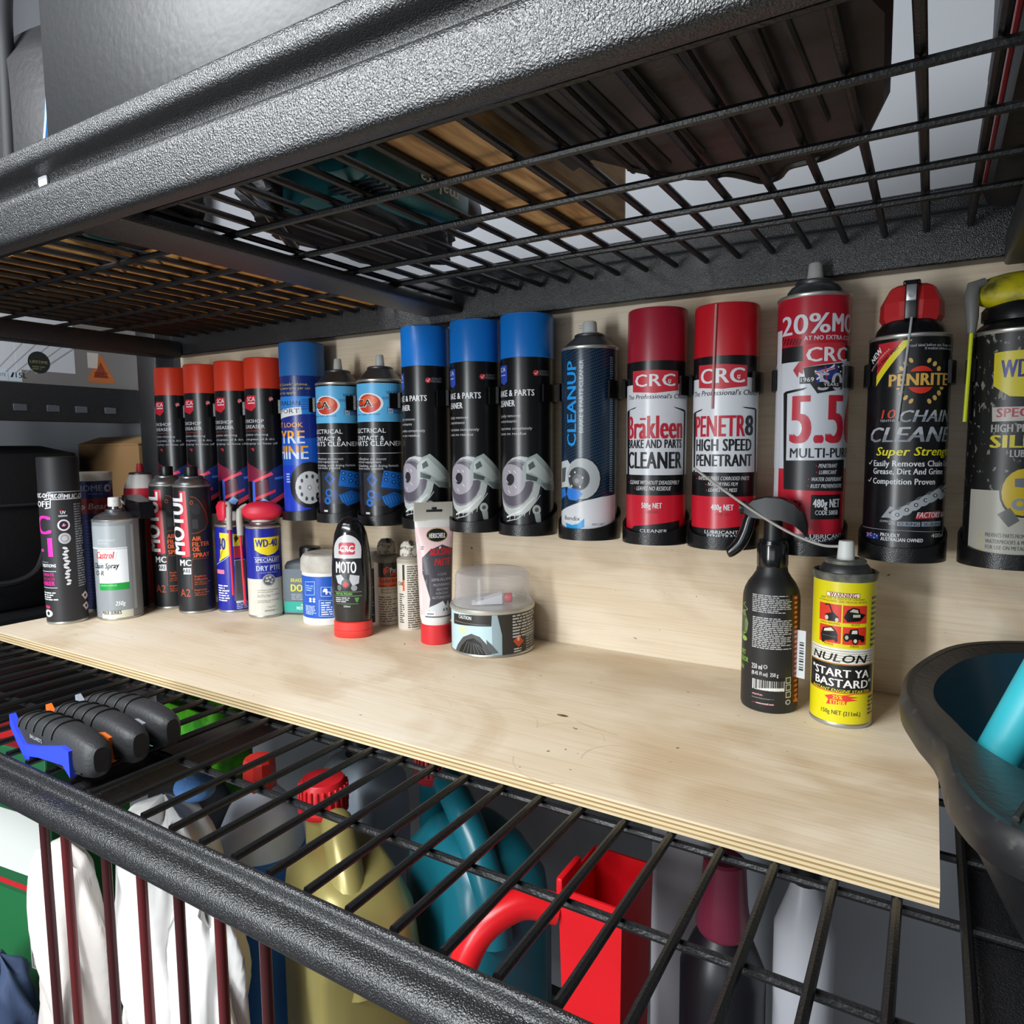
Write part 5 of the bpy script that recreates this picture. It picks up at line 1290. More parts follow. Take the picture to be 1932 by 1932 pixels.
lv = part('lever', [loft([[(.004, -.013, .1715), (.004, .013, .1715), (.004, .013, .181), (.004, -.013, .181)], [(.030, -.0145, .156), (.030, .0145, .156), (.032, .0145, .1765), (.032, -.0145, .1765)], [(.088, -.010, .150), (.088, .010, .150), (.080, .010, .174), (.080, -.010, .174)]])], mat('0f1014', .25), t)
part('strap', tube(spline([(-.012, -.006, .1715), (-.004, -.014, .176), (.008, -.017, .176), (.02, -.014, .169), (.03, -.01, .165)], 6), [.0016] * 25, 8), mat('9a9c9c', .45), t)

def paddle_head(t, z, col, px, py, rz, straws, ang=18):
    part('spray_head', lathe([(.016, z), (.016, z + .006), (.012, z + .012), (.008, z + .0145)], 32), mat('c9c8c2', .45), t)
    pd = part('paddle', [xf(ball(0, 0, 0, .0305, .0165, .0150), Matrix.Translation((px, py, z + .0165)) @ Matrix.Rotation(rz, 4, 'Z') @ Matrix.Rotation(math.radians(ang), 4, 'X'))], mat(col, .42), t)
    return pd
RED = 'd9243f'
t = std('aerosol_can', 'blue and yellow lubricant can turned to show its barcode and red straw', 'spray can', -.9274, -.0859, .0250, .1338, [(-9, '1d2496')], 'wd1')
dome(t, .025, .1338, .008, .0175, STEEL)
part('spray_head', lathe([(.016, .1405), (.016, .146), (.012, .152), (.008, .155)], 32), mat('c9c8c2', .45), t)
pd = part('paddle', [loft([oval(.0085, .006, .142, 20, 2.6, -.004, -.012), oval(.0108, .0075, .150, 20, 2.6, -.004, -.012), oval(.0115, .0075, .163, 20, 2.6, -.005, -.012), oval(.0085, .005, .1705, 20, 2.6, -.005, -.011), oval(.003, .002, .172, 20, 2., -.005, -.011)])], mat(RED, .42), t)
part('arm', tube(spline([(.003, -.010, .168), (.016, -.016, .168), (.0225, -.021, .158), (.0235, -.0225, .143), (.0235, -.0225, .130)], 5), [.003] * 8 + [.0045] * 13, 10), mat('b3b0a6', .4), pd)
part('straw', tube([(.0235, -.0225, .133), (.0245, -.0230, .09), (.026, -.0232, .030)], .0017, 8), mat(RED, .35), t)
t = std('aerosol_can', 'blue and cream dry lubricant can with yellow shield and red paddle', 'spray can', -.8572, -.0851, .0252, .135, BANDS['wd2'], 'wd2')
dome(t, .0252, .135, .008, .0175, STEEL)
pd = paddle_head(t, .142, RED, .004, -.004, math.radians(40), None, 22)
part('arm', tube(spline([(-.012, -.018, .168), (-.0165, -.0255, .163), (-.0160, -.0285, .150), (-.0150, -.0290, .135), (-.0148, -.0290, .124)], 5), [.003] * 6 + [.0048] * 15, 10), mat('b3b0a6', .4), pd)
part('straw', tube([(-.0148, -.0290, .126), (-.0140, -.0285, .08), (-.0125, -.0278, .020)], .0017, 8), mat(RED, .35), t)

# brake fluid bottle
t = thing('brake_fluid_bottle', 'grey and teal brake fluid bottle with black screw cap', 'bottle', (-.810, -.038, 0), math.radians(22))
part('body', loft([oval(.034, .020, .0, 40, 5), oval(.036, .022, .003, 40, 5), oval(.036, .022, .074, 40, 5), oval(.034, .020, .079, 40, 4), oval(.020, .016, .0835, 40, 3), oval(.014, .014, .0855, 40, 2)]), mat('3d434a', .4), t)
part('cap', lathe([(.0155, .0845), (.016, .086), (.016, .099), (.0145, .1015), (.004, .102)], 32), BLACKP, t)
print_on(t, [('r', -34, 2, 34, 70, '5b6771'), ('r', -34, 4, 34, 20, '1fa593'), ('t', 'BRAKE FLUID', -22, 50.5, 36, 5.5, 'c9c12a', {'b': .02}), ('t', 'DOT 5.1', -22, 36, 44, 11, 'd8d02a', {'b': .05}), ('m', -22, 23, 20, 33, 4, '9aa2a8'), ('e', -4, 15.5, 3, 1.4, 'd8d070', 0), ('t', 'MOTOREX', -14, 8, 24, 5, 'e8f0ee', {'b': .05})], flat(-.0221))

# tubs
t = std('grease_tub', 'round white tub with blue label and dusty white lid', 'tub', -.7474, -.0650, .0352, .080, [(71.2, 'dfe0dc'), (11.5, '1a56bc'), (-8.8, 'e2e3e0')], 'tubj', .4, False)
part('lid', lathe([(.0362, .0765), (.0368, .078), (.0362, .094), (.033, .0995), (.028, .1015), (.022, .1005), (.001, .1005)], 44), ramp_mat('dusty_white', [(.35, 'a8a298'), (.65, 'd2cec4')], 30, 5, .6), t)
t = std('jar', 'white-lidded jar with dark label behind the black polish bottle', 'jar', -.7060, -.0330, .0265, .080, [(-9, '2c2a38')], None, .4, False)
part('lid', lathe([(.0270, .079), (.0272, .081), (.0268, .098), (.024, .103), (.001, .1035)], 36), ramp_mat('dusty_cream', [(.35, 'aba599'), (.65, 'cdc8bb')], 30, 5, .6), t)
print_on(t, [('m', 12, 10, 34, 72, 14, '7a7a86')], cyl(.0265))

# black polish bottle standing on its red flip cap
def superell(a, b, mz, e=2.):
    return lambda u, v, o: None
t = thing('polish_bottle', 'glossy black squeeze bottle of polish standing on its red cap', 'bottle', (-.6603, -.1041, 0), math.radians(26))
prof = [(.0225, .021), (.0245, .0225), (.0262, .045), (.0268, .07), (.0262, .095), (.0245, .118), (.0215, .138), (.0165, .151), (.0095, .1585), (.002, .161)]
part('body', loft([oval(a, a * (.74 if z < .1 else .70), z, 44, 2.3) for a, z in [(.0225, .0205)] + prof]), mat('0d0e10', .16, coat=.5), t)
part('flip_cap', loft([oval(.0245, .019, .0, 44, 2.3), oval(.0255, .020, .0015, 44, 2.3), oval(.0255, .020, .0095, 44, 2.3), oval(.0248, .0194, .0098, 44, 2.3), oval(.0255, .020, .0102, 44, 2.3), oval(.0252, .0198, .0205, 44, 2.3), oval(.023, .0175, .0215, 44, 2.3)]), mat('dd3d37', .4), t)
def moto_map(u, v, o):
    z = v * .001; a = .02
    for (a0, z0), (a1, z1) in zip(prof, prof[1:]):
        if z0 <= z <= z1: a = a0 + (a1 - a0) * (z - z0) / (z1 - z0)
    b = a * .74; s = min(abs(u * .001) / a, .985); y = b * (1 - s ** 2.3) ** (1 / 2.3); return (u * .001, -y - .0004 - o * .001, z)
dm = [(-17, 106)] + [(-18.5 * math.cos(PI * k / 14), 118 + 20 * math.sin(PI * k / 14)) for k in range(15)] + [(17, 106)]
pn = [(-17, 106), (18, 106), (20, 80), (19, 60), (14, 46), (6, 40), (-6, 40), (-14, 46), (-19, 60), (-20, 80)]
print_on(t, [('p', pn, '1d1e21'), ('p', [(-18, 107)] + dm[1:-1] + [(18, 107)], 'c3c5c8'), ('p', [(-11, 113.5), (-9, 112), (9, 112), (11, 113.5), (11, 126), (8, 128), (-8, 128), (-11, 126)], 'b83040'), ('t', 'CRC', -9, 115.5, 18, 8.5, 'e8e8ea', {'b': .01}), ('t', 'MOTO', -15, 88, 27, 15, 'e6e7e9', {'b': .05}),
     ('p', [(-16, 84), (-8, 86), (-4, 80), (-8, 72), (-13, 74)], 'b9bcc0'), ('p', [(4, 86), (16, 84), (15, 74), (7, 71), (3, 79)], 'b0b3b8'), ('e', -2, 74, 6, 6, '4a4c50', 0), ('p', [(-6, 72), (-2, 77), (2, 73), (-2, 68)], 'cc2b2b'), ('e', 9, 68, 4, 4, '8a8d92', 0), ('e', -11, 68, 3, 4, '6a6d72', 0),
     ('r', -18, 62.5, 18, 63, '6bb04a'), ('t', 'METAL POLISH', -16, 58.6, 22, 3, '7ac04e', {'b': .02}), ('r', -18, 57, 18, 57.5, '9a9ca0'), ('m', -17, 48.5, 5, 56, 3, 'c0c2c6'), ('p', [(9, 55), (15, 55), (13, 49), (11, 49)], '4c8a3a'), ('r', -16, 46.5, 14, 46.9, '6bb04a'), ('t', '250ml', -6, 42, 9, 2.6, 'd0d2d4', {'b': .02})], moto_map, .3, vstep=5)

# two small oil bottles
for key, x, y, r, sh, tp, lb, dirty in (('pas1', -.6622, -.0320, .0180, .094, .1219, 'grubby small oil bottle with orange band and dark dirty cap', '8a8174'), ('pas2', -.6163, -.0370, .0172, .095, .1220, 'small white oil bottle with orange corner and cream cap', 'd8d2c4')):
    t = std('oil_bottle', lb, 'bottle', x, y, r, sh, BANDS[key], key, .5, False, 'small oil bottles')
    part('shoulder', lathe([(r, sh - .0005), (r * 1.03, sh + .001), (r * .97, sh + .004), (r * .62, sh + .0065), (r * .55, sh + .008)], 36), mat('6b6357' if key == 'pas1' else 'a9a194', .6), t)
    part('cap', [lathe([(r * .72, sh + .0075), (r * .75, sh + .009), (r * .74, sh + .016), (r * .66, sh + .0225), (r * .40, tp), (.001, tp)], 14)], ramp_mat('cap_dirt', [(.36, '3a352e'), (.5, dirty), (.8, dirty)], 130, 4, .55), t, True, 20)
    part('spout', [tube([(0, 0, tp - .005), (.006, -.004, tp - .001), (.0105, -.006, tp - .004)], [.003, .003, .0022], 10)], mat('2d2a26', .5), t)

# silicone paste tube standing on its red cap
t = thing('silicone_paste_tube', 'white and black paste tube with crimped top standing on red cap', 'tube', (-.5433, -.0740, 0), math.radians(47))
part('cap', lathe([(.0192, 0), (.0200, .001), (.0200, .0245), (.019, .0255)], 36), mat('cf2b33', .4), t)
TB = [(.0185, .0185, .0255), (.0205, .0205, .033), (.0212, .0200, .06), (.0222, .0165, .095), (.0236, .0115, .125), (.0250, .0055, .148), (.0256, .0022, .159)]
part('body', loft([oval(a, b, z, 44) for a, b, z in TB]), mat('e4e2df', .35), t)
W2 = .0262
part('crimp', [loft([[(-W2, -.0022, .158), (W2, -.0022, .158), (W2, .0022, .158), (-W2, .0022, .158)], [(-W2, -.0016, .1815), (W2, -.0016, .1815), (W2, .0016, .1815), (-W2, .0016, .1815)]])] + [box(-.0258 + k * .0016, -.0258 + k * .0016 + .0008, -.0025, .0025, .1605, .1812) for k in range(33)], mat('c8c5bc', .5), t, False)
part('hang_slot', [rbox(-.0105, .0105, -.0029, .0029, .169, .1725, .001), rbox(-.0035, .0035, -.0029, .0029, .1715, .1755, .001)], mat('1c1d20', .5), t)
def tube_map(u, v, o):
    z = v * .001; a, b = .022, .015
    for (a0, b0, z0), (a1, b1, z1) in zip(TB, TB[1:]):
        if z0 <= z <= z1: f = (z - z0) / (z1 - z0); a = a0 + (a1 - a0) * f; b = b0 + (b1 - b0) * f
    s = min(abs(u * .001) / a, .99); return (u * .001, -b * math.sqrt(1 - s * s) - .0003 - o * .001, z)
print_on(t, [('p', [(-20, 38), (20, 38), (22, 90), (24.4, 150), (-24.4, 150), (-22, 90)], 'e6c9c9'), ('p', [(-12, 42), (18, 42), (20, 90), (22, 122), (8, 128), (-8, 122), (-18, 112), (-18, 92), (-9, 95), (-10, 60)], '45434a'),
     ('e', 2, 140, 14, 9, 'b09a5a', 0), ('e', 2, 140, 13, 8, '1b1b1d', 0), ('t', 'HERSCHELL', -8.5, 136.5, 21, 6, 'e8e6e0', {'b': .04, 's': .15}), ('m', -19, 122, -15, 127, 2, '444048'),
     ('t', 'SILICONE', -8.5, 115, 28, 8.6, 'c8242c', {'b': .02, 's': .15}), ('t', 'PASTE', -3, 102, 20, 8.6, 'c8242c', {'b': .02, 's': .15}),
     ('t', 'A CLEAR', 0, 89.5, 12, 3, '9a989e', {'s': .2}), ('t', 'SEMI-FLUID', -8, 82.5, 24, 3.4, 'a8a6ac', {'s': .2}), ('t', 'MULTI-PURPOSE', -6, 76, 22, 3.2, 'a8a6ac', {'s': .2}), ('t', 'SILICONE', -2, 70.5, 16, 3, 'a8a6ac', {'s': .2}), ('t', 'NON-TOXIC', -3, 65.5, 17, 3, 'a8a6ac', {'s': .2}), ('t', 'AUTOMOTIVE', -8, 60, 24, 3.4, 'a8a6ac', {'s': .2}),
     ('p', [(-16, 43), (-10, 50), (6, 57), (10, 50), (13, 57), (15, 50), (18, 57), (18, 41), (-14, 40)], 'cfd2d6'), ('p', [(-16, 38), (-4, 38), (-5, 44), (-15, 44)], 'e8e8ea'), ('r', -14, 40, -6, 41.6, '6a6c72'), ('r', 6, 44, 8, 47, '55585e'), ('r', 10, 44, 12, 47, '55585e'), ('r', -16, 36, 19, 38, '5d6a72')], tube_map, vstep=6)

# body filler tin with clear dome
t = std('filler_tin', 'wide body filler tin with clear plastic dome lid', 'tin', -.4670, -.0570, .0520, .0525, [(-9, '2d2b29')], 'tin', .4)
part('top_rim', lathe([(.0520, .052), (.0532, .053), (.0534, .0555), (.052, .0575), (.0495, .0572), (.0485, .0545), (.001, .0545)], 56), mat('b9b7ae', .35, .5), t)
def clear_mat():
    m = bpy.data.materials.new('clear_plastic'); m.use_nodes = True; nt = m.node_tree; N = nt.nodes.new; lk = nt.links.new
    b = nt.nodes['Principled BSDF']; b.inputs['Base Color'].default_value = lin('d8d6da'); b.inputs['Roughness'].default_value = .18
    tr = N('ShaderNodeBsdfTransparent'); mx = N('ShaderNodeMixShader'); lw = N('ShaderNodeLayerWeight'); lw.inputs['Blend'].default_value = .22
    mr = N('ShaderNodeMapRange'); mr.inputs['To Min'].default_value = .20; mr.inputs['To Max'].default_value = .75; lk(lw.outputs['Facing'], mr.inputs['Value'])
    lk(mr.outputs[0], mx.inputs[0]); lk(tr.outputs[0], mx.inputs[1]); lk(b.outputs[0], mx.inputs[2]); lk(mx.outputs[0], nt.nodes['Material Output'].inputs['Surface']); return m
CLEAR = clear_mat()
part('dome_lid', lathe([(.0495, .0575), (.0495, .0605), (.0478, .0625), (.0470, .064), (.0462, .092), (.0445, .0965), (.040, .0985), (.001, .0985)], 56, cap=False), CLEAR, t)
h = thing('hardener_tube', 'small white hardener tube with red cap inside the clear dome', 'tube', (-.4670, -.0570, .0548), math.radians(35))
part('body', [loft([[(-.026, -.010, .001), (-.026, .010, .001), (-.026, .010, .0022), (-.026, -.010, .0022)]] + [[(x, q[0], q[1]) for q in ((-w, .001), (w, .001), (w, .001 + hh), (-w, .001 + hh))] for x, w, hh in ((-.01, .0095, .006), (.012, .0085, .0125), (.015, .005, .011))])], mat('cfd0d6', .4), h)
part('cap', xf(lathe([(.0055, 0), (.0062, .001), (.0062, .009), (.005, .010)], 20), Matrix.Translation((.015, 0, .0072)) @ Matrix.Rotation(PI / 2, 4, 'Y')), mat('c8303c', .4), h)
print_on(h, [('m', -22, -6, 2, 6, 7, '6a6c74'), ('r', 4, -5, 10, 4, '8a8c92')], lambda u, v, o: (u * .001, v * .001, .0026 + .0055 * max(0, (u + 26)) / 36 * 1.25 + .0012 + o * .001), .4, 'label_print', 0)

# black trigger spray bottle
t = thing('trigger_spray_bottle', 'matt black trigger spray bottle with white fine print', 'spray bottle', (-.1264, -.0926, 0))
part('body', lathe([(.0235, 0), (.0252, .0012), (.026, .004), (.026, .104), (.0256, .1095), (.0243, .115), (.0215, .121), (.0175, .1265), (.0145, .1315), (.0135, .138)], 48), mat('1d1d1f', .45), t)
part('collar', lathe([(.0138, .1365), (.0142, .138), (.0142, .157), (.013, .1595), (.0125, .1615)], 36), mat('101012', .2, coat=.4), t)
th = part('trigger_head', [lathe([(.0088, .160), (.0085, .178), (.0075, .184)], 28),
     loft([[(x, -w, zb), (x, w, zb), (x, w * .8, zt), (x, 0, zt + .0012), (x, -w * .8, zt)] for x, w, zb, zt in ((-.026, .008, .1865, .1920), (-.018, .0095, .1825, .1985), (-.006, .0105, .1815, .2018), (.008, .0105, .1810, .2010), (.019, .0098, .1775, .1960), (.0265, .008, .1710, .1870), (.0300, .006, .166, .177))])], mat('121417', .42), t)
part('trigger_lever', tube(spline([(-.017, 0, .190), (-.022, -.001, .180), (-.025, -.002, .168), (-.030, -.004, .156), (-.037, -.006, .1485), (-.041, -.007, .1465)], 5), [.005 + .0012 * math.sin(PI * min(1, i / 22)) for i in range(23)] + [.0048, .004, .0024], 12), mat('121417', .22, coat=.3), th)
part('nozzle_tip', xf(lathe([(.006, 0), (.0065, .001), (.0065, .005), (.004, .006)], 20), Matrix.Translation((-.0255, 0, .191)) @ Matrix.Rotation(-PI / 2, 4, 'Y')), BLACKP, th)
print_on(t, 'trig', cyl(.026), .4)
st = part('price_sticker', [rotz(box(.0262, .0340, -.0005, -.0002, .0335, .0790), math.radians(-14))], mat('c2c8ca', .4), t, False)
part('sticker_bars', [rotz(box(.0285, .0325, -.0008, -.0006, .041 + k * .0026, .041 + k * .0026 + (.0009 if k % 3 else .0016)), math.radians(-14)) for k in range(11)], BLACKP, st, False)

# yellow engine starter
t = std('aerosol_can', 'small yellow engine starter can with long straw in its white nozzle', 'spray can', -.0631, -.0949, .0259, .1315, [(-9, 'd9cd14')], 'yel', .35)
DIRT = ramp_mat('dirty_tin', [(.3, '3c3d38'), (.5, '77786f'), (.7, '8f9088')], 60, 5, .5, metal=.5)
part('top_rim', lathe([(.0255, .1300), (.0268, .1335), (.0272, .1380), (.0260, .1388), (.0245, .1365)], 48, cap=False), DIRT, t)
part('dome', lathe([(.0250, .1355), (.0225, .1365), (.021, .1405), (.0185, .1440), (.0168, .1452)], 44), DSTEEL, t)
part('valve_cup', lathe([(.0165, .1435), (.0172, .1450), (.0172, .1475), (.0155, .1490), (.011, .1482), (.006, .148)], 36), DIRT, t)
nz = part('nozzle', lathe([(.0076, .1470), (.0072, .152), (.0064, .1635), (.0058, .1648), (.001, .1648)], 24), mat('dfe2de', .45), t)
part('straw', tube(spline([(-.004, -.001, .1595), (-.02, -.004, .1600), (-.045, -.006, .1690), (-.075, -.008, .1860), (-.105, -.008, .2060), (-.1375, -.007, .2290)], 8), .00125, 8), mat('b9b5b0', .35), nz)
# ------------------------------------------------------------ black drain tub and turquoise handle at the right
RIMP = [(.10, -.030), (.03, -.070), (-.004, -.150), (-.012, -.225), (-.002, -.280), (.010, -.320), (.016, -.372), (.036, -.412), (.09, -.432), (.22, -.435), (.36, -.405), (.42, -.30), (.42, -.13), (.33, -.04), (.20, -.025)]
OPEN = [(.10, -.050), (.042, -.085), (.014, -.155), (.008, -.215), (.020, -.262), (.034, -.300), (.060, -.332), (.10, -.345), (.16, -.350), (.26, -.35), (.35, -.33), (.39, -.28), (.39, -.14), (.32, -.062), (.20, -.046)]
RP = [(q.x, q.y) for q in spline([(x, y, 0) for x, y in RIMP], 6, True)]; OP = [(q.x, q.y) for q in spline([(x, y, 0) for x, y in OPEN], 6, True)]
tc_ = Vector((.2, -.22))
def ring(P, s, z): return [(tc_.x + (x - tc_.x) * s, tc_.y + (y - tc_.y) * s, z) for x, y in P]
t = thing('drain_tub', 'big black plastic tub with wide rolled rim on the shelf right end', 'tub', (0, 0, -.0118))
dz = .0118
part('shell', [loft([ring(RP, .80, .0), ring(RP, .82, .004), ring(RP, .955, .062), ring(RP, .985, .068), ring(RP, 1.0, .070), ring(RP, 1.006, .078), ring(RP, 1.0, .087), ring(RP, .985, .0905), ring(RP, .968, .0895)], False)], ramp_mat('scuffed_black', [(.0, '111214'), (.6, '191a1c'), (.74, '3a3936')], 120, 5, .42), t)
part('rim_deck', [loft([ring(RP, .972, .0895), ring(OP, 1.012, .0855), ring(OP, 1.0, .084)], False)], mat('1b1c1f', .4, 0, .35, 220.), t)
part('inner_wall', [loft([ring(OP, 1.0, .084), ring(OP, .93, .03), ring(OP, .80, .006)], False), (ring(OP, .80, .006), [tuple(range(len(OP)))])], mat('123c4c', .3), t)
part('strainer_ribs', [tube([(.040 + .022 * k, -.400 + .004 * k, .0905), (.055 + .022 * k, -.345, .0875)], .0016, 6) for k in range(8)], mat('17181a', .4), t)
h = thing('turquoise_handle', 'turquoise plastic handle leaning inside the black tub', 'handle', (.030, -.262, .020))
part('grip', tube([(0.004, 0, .010), (.030, .008, .075), (.062, .018, .155), (.09, .027, .225)], [.0125, .0130, .0130, .0125], 20), mat('2fa2ae', .4), h)
part('end_cap', ball(.004, 0, .010, .0126, .0126, .006), mat('2a8f9c', .4), h)

# ------------------------------------------------------------ three rubber grips lying on the wire shelf
RUB = mat('2a2b2d', .55, 0, .3, 350.)
def grip(label, x, y, rz, col, ln):
    t = thing('rubber_grip', label, 'tool grip', (x, y, -.0116), rz, 'rubber grips on the wire shelf')
    secs = [(-.52, .004, .010, .008), (-.48, .008, .020, .003), (-.36, .0115, .029, .0), (-.16, .0132, .034, 0), (.08, .0134, .036, 0), (.28, .0132, .036, 0), (.42, .0122, .033, 0), (.50, .010, .028, .002), (.53, .006, .020, .007)]
    def sect(s, grow=0.):
        for a, b in zip(secs, secs[1:]):
            if a[0] <= s <= b[0]: f = (s - a[0]) / (b[0] - a[0]); w, hh, z0 = [a[i] + (b[i] - a[i]) * f for i in (1, 2, 3)]; break
        return lambda q: (s * ln, (w + grow) * math.copysign(abs(math.cos(q)) ** .7, math.cos(q)), z0 + hh / 2 + (hh / 2 + grow) * math.copysign(abs(math.sin(q)) ** .75, math.sin(q)))
    b = part('rubber_body', loft([[sect(s)(2 * PI * k / 28) for k in range(28)] for s in [-.52, -.48, -.42, -.36, -.26, -.16, -.04, .08, .18, .28, .36, .42, .46, .50, .53]]), RUB, t)
    for k in range(5):
        f = sect(-.34 + k * .12, .0006); part('ridge', tube([f(.25 + 2.6 * i / 12) for i in range(13)], .0010, 6), mat('131415', .6), b)
    f0 = [sect(-.45 + .9 * i / 14, .0006)(PI * 1.22 - .15 * math.sin(i)) for i in range(15)]; part('ridge', tube(f0, .0008, 6), mat('131415', .6), b)
    cm = mat(col, .4)
    def strip(pts): return loft([[(s * ln, -w - .0022, z), (s * ln, -w + .003, z), (s * ln, -w + .003, z2), (s * ln, -w - .0022, z2)] for s, w, z, z2 in pts])
    part('trim', [strip(((-.50, .008, .016, .027), (-.34, .0118, .008, .019), (-.20, .0130, -.004, .008), (-.14, .0132, -.006, .004))), strip(((-.22, .0130, .000, .010), (.0, .0136, .006, .016), (.30, .0132, .010, .026), (.38, .0128, .002, .024)))], cm, t)
    return t
g = grip('black rubber tool grip with blue plastic trim, nearest the front rail', -.632, -.490, math.radians(-3), '3046d8', .140)
print_on(g, [('t', "BALLARD'S", -18, 19, 22, 3.2, 'a8aab0', {'b': .03})], lambda u, v, o: (u * .001, -.0142 - o * .001, v * .001), .4, 'lettering', 0)
grip('black rubber tool grip with orange plastic trim, middle of three', -.630, -.4600, math.radians(-2), 'e0702a', .138)
grip('black rubber tool grip with pale grey trim, rearmost of three', -.634, -.4300, math.radians(0), '9aa0aa', .136)

# ------------------------------------------------------------ bottom shelf and what stands on it
rpart('front_beam', [extr_x([(y, z - .45) for y, z in LOB], XL, XR)])
rpart('rear_beam', [extr_x(rounded([(-.002, -.528), (-.026, -.528), (-.028, -.490), (-.020, -.484), (-.020, -.4745), (-.002, -.4745)], .003), XL, XR)])
deck('black wire mesh shelf at the bottom under jugs and bags', -.465, -.619, .034, (-.429, -.335, -.26, -.18, -.10))
ZB = -.4618
t = thing('screw_cap_bottle', 'pale blue translucent bottle with flat red cap below the wire shelf', 'bottle', (-.628, -.290, ZB))
k = -ZB
part('body', lathe([(.040, 0), (.046, .004), (.046, k - .185), (.043, k - .165), (.034, k - .145), (.020, k - .128), (.017, k - .122)], 36), mat('e6f0ff', .3), t)
part('cap', lathe([(.0175, k - .126), (.018, k - .124), (.0172, k - .094), (.015, k - .0905), (.001, k - .090)], 12), mat('d8352f', .4), t, True, 20)
part('side_label', lathe([(.0464, .06), (.0464, k - .19)], 36, cap=False), mat('3b7fd6', .4), t)

def jug(name, label, cat, loc, a, b, zt, col, rough, capc, capx, capr, ribs, hand, rz=0, m=None, capdz=.055):
    t = thing(name, label, cat, (loc[0], loc[1], ZB), rz); M_ = m or mat(col, rough); top = zt - ZB
    part('body', loft([oval(a * .95, b * .95, 0, 40, 4.5), oval(a, b, .008, 40, 4.5), oval(a, b, top - .07, 40, 4.5), oval(a * .93, b * .95, top - .03, 40, 4), oval(a * .70, b * .75, top - .006, 40, 3), oval(a * .5, b * .6, top, 40, 2.6)]), M_, t)
    nk = part('neck', lathe([(capr * .8, top - .045), (capr * .78, top + capdz - .03)], 28, (capx, 0)), M_, t)
    c = part('cap', lathe([(capr, top + capdz - .036), (capr * 1.06, top + capdz - .034), (capr * 1.06, top + capdz - .030), (capr, top + capdz - .029), (capr * .96, top + capdz - .003), (capr * .88, top + capdz), (.001, top + capdz)], 32, (capx, 0)), mat(capc, .38), t)
    if ribs:
        rb = mesh('cap_rib', rbox(-.0012, .0012, -.001, .0022, -.011, .011, .0005, 1), mat(capc, .38))
        for i in range(24):
            an = 2 * PI * i / 24; o = bpy.data.objects.new('cap_rib', rb); C.objects.link(o); o.parent = c; o.location = (capx + capr * .985 * math.cos(an), capr * .985 * math.sin(an), top + capdz - .016); o.rotation_euler = (0, 0, an - PI / 2)
    part('handle', tube(spline([(x, y, z + top) for x, y, z in hand], 6), [.016] * (6 * (len(hand) - 1) + 1), 14), M_, t)
    return t
jug('oil_jug', 'olive gold oil jug with ribbed red cap and moulded handle', 'jug', (-.470, -.318), .082, .052, -.142, 'a99d63', .35, 'd1242b', -.076, .0245, True, [(-.046, .004, -.005), (-.020, -.002, .022), (.020, -.008, .006), (.056, -.010, -.035), (.074, -.010, -.085)], math.radians(-28), mat('a4985c', .32, .25), .047)
jug('coolant_jug', 'dark teal jug with long moulded handle under the plywood edge', 'jug', (-.385, -.222), .080, .054, -.135, '14606f', .3, 'a52a34', -.092, .021, True, [(-.060, 0, .02), (-.030, -.012, .034), (.02, -.020, .020), (.062, -.022, -.02), (.075, -.02, -.07)], math.radians(-26), None, .050)
jug('water_container', 'milky white container behind the pale blue bottle', 'container', (-.585, -.175), .050, .045, -.120, 'aebccb', .35, '26262c', .0, .018, False, [(-.03, .01, -.02), (-.02, .012, .01), (.01, .012, .01), (.03, .01, -.03)], 0, mat('aebccb', .4), .03)
# red pouring funnel box with curved handle
t = thing('red_pourer', 'bright red square plastic pourer with curved handle', 'pourer', (-.222, -.262, ZB)); k = -ZB - .012
part('box', [loft([[(x * s, y * s, z) for x, y in ((-.028, -.036), (.028, -.036), (.028, .036), (-.028, .036))] for s, z in ((.8, 0), (.9, k - .25), (1., k - .10), (.94, k - .10), (.86, k - .19))])], mat('dd1620', .3), t, False)
part('spout_lip', [rbox(-.0295, -.0235, -.038, .0, k - .112, k - .090, .002)], mat('dd1620', .3), t)
part('handle', tube(spline([(-.033, -.028, k - .125), (-.060, -.045, k - .120), (-.085, -.070, k - .140), (-.10, -.085, k - .185)], 6), .0125, 14), mat('e01a22', .3), t)
k = -ZB
t = thing('dark_bottle', 'black bottle with plum purple cap in the lower shadow', 'bottle', (-.138, -.205, ZB))
part('body', lathe([(.034, 0), (.036, .004), (.036, k - .20), (.026, k - .175), (.016, k - .160)], 32), mat('141318', .35), t)
part('cap', lathe([(.0215, k - .165), (.0235, k - .160), (.0200, k - .140), (.0175, k - .102), (.015, k - .100), (.001, k - .100)], 28), mat('6b2438', .3), t)
t = thing('white_bottle', 'greyish white square bottle standing beside the red pourer', 'bottle', (-.196, -.120, ZB))
part('body', loft([oval(.030, .026, 0, 32, 5), oval(.031, .027, .004, 32, 5), oval(.031, .027, k - .12, 32, 5), oval(.022, .02, k - .09, 32, 3), oval(.012, .012, k - .075, 32, 2)]), mat('b3b2b8', .4), t)
part('cap', lathe([(.014, k - .078), (.015, k - .075), (.014, k - .052), (.001, k - .050)], 24), mat('2a2a2e', .4), t)
t = thing('white_bottle', 'slim pale bottle standing in front of the purple-capped one', 'bottle', (-.075, -.190, ZB))
part('body', lathe([(.022, 0), (.024, .004), (.024, k - .15), (.014, k - .12), (.010, k - .105)], 28), mat('a7a8ae', .4), t); part('cap', lathe([(.0125, k - .108), (.0125, k - .085), (.001, k - .084)], 20), BLACKP, t)
t = thing('green_tub', 'lime green plastic tub under the left wire shelf', 'tub', (-.800, -.232, ZB))
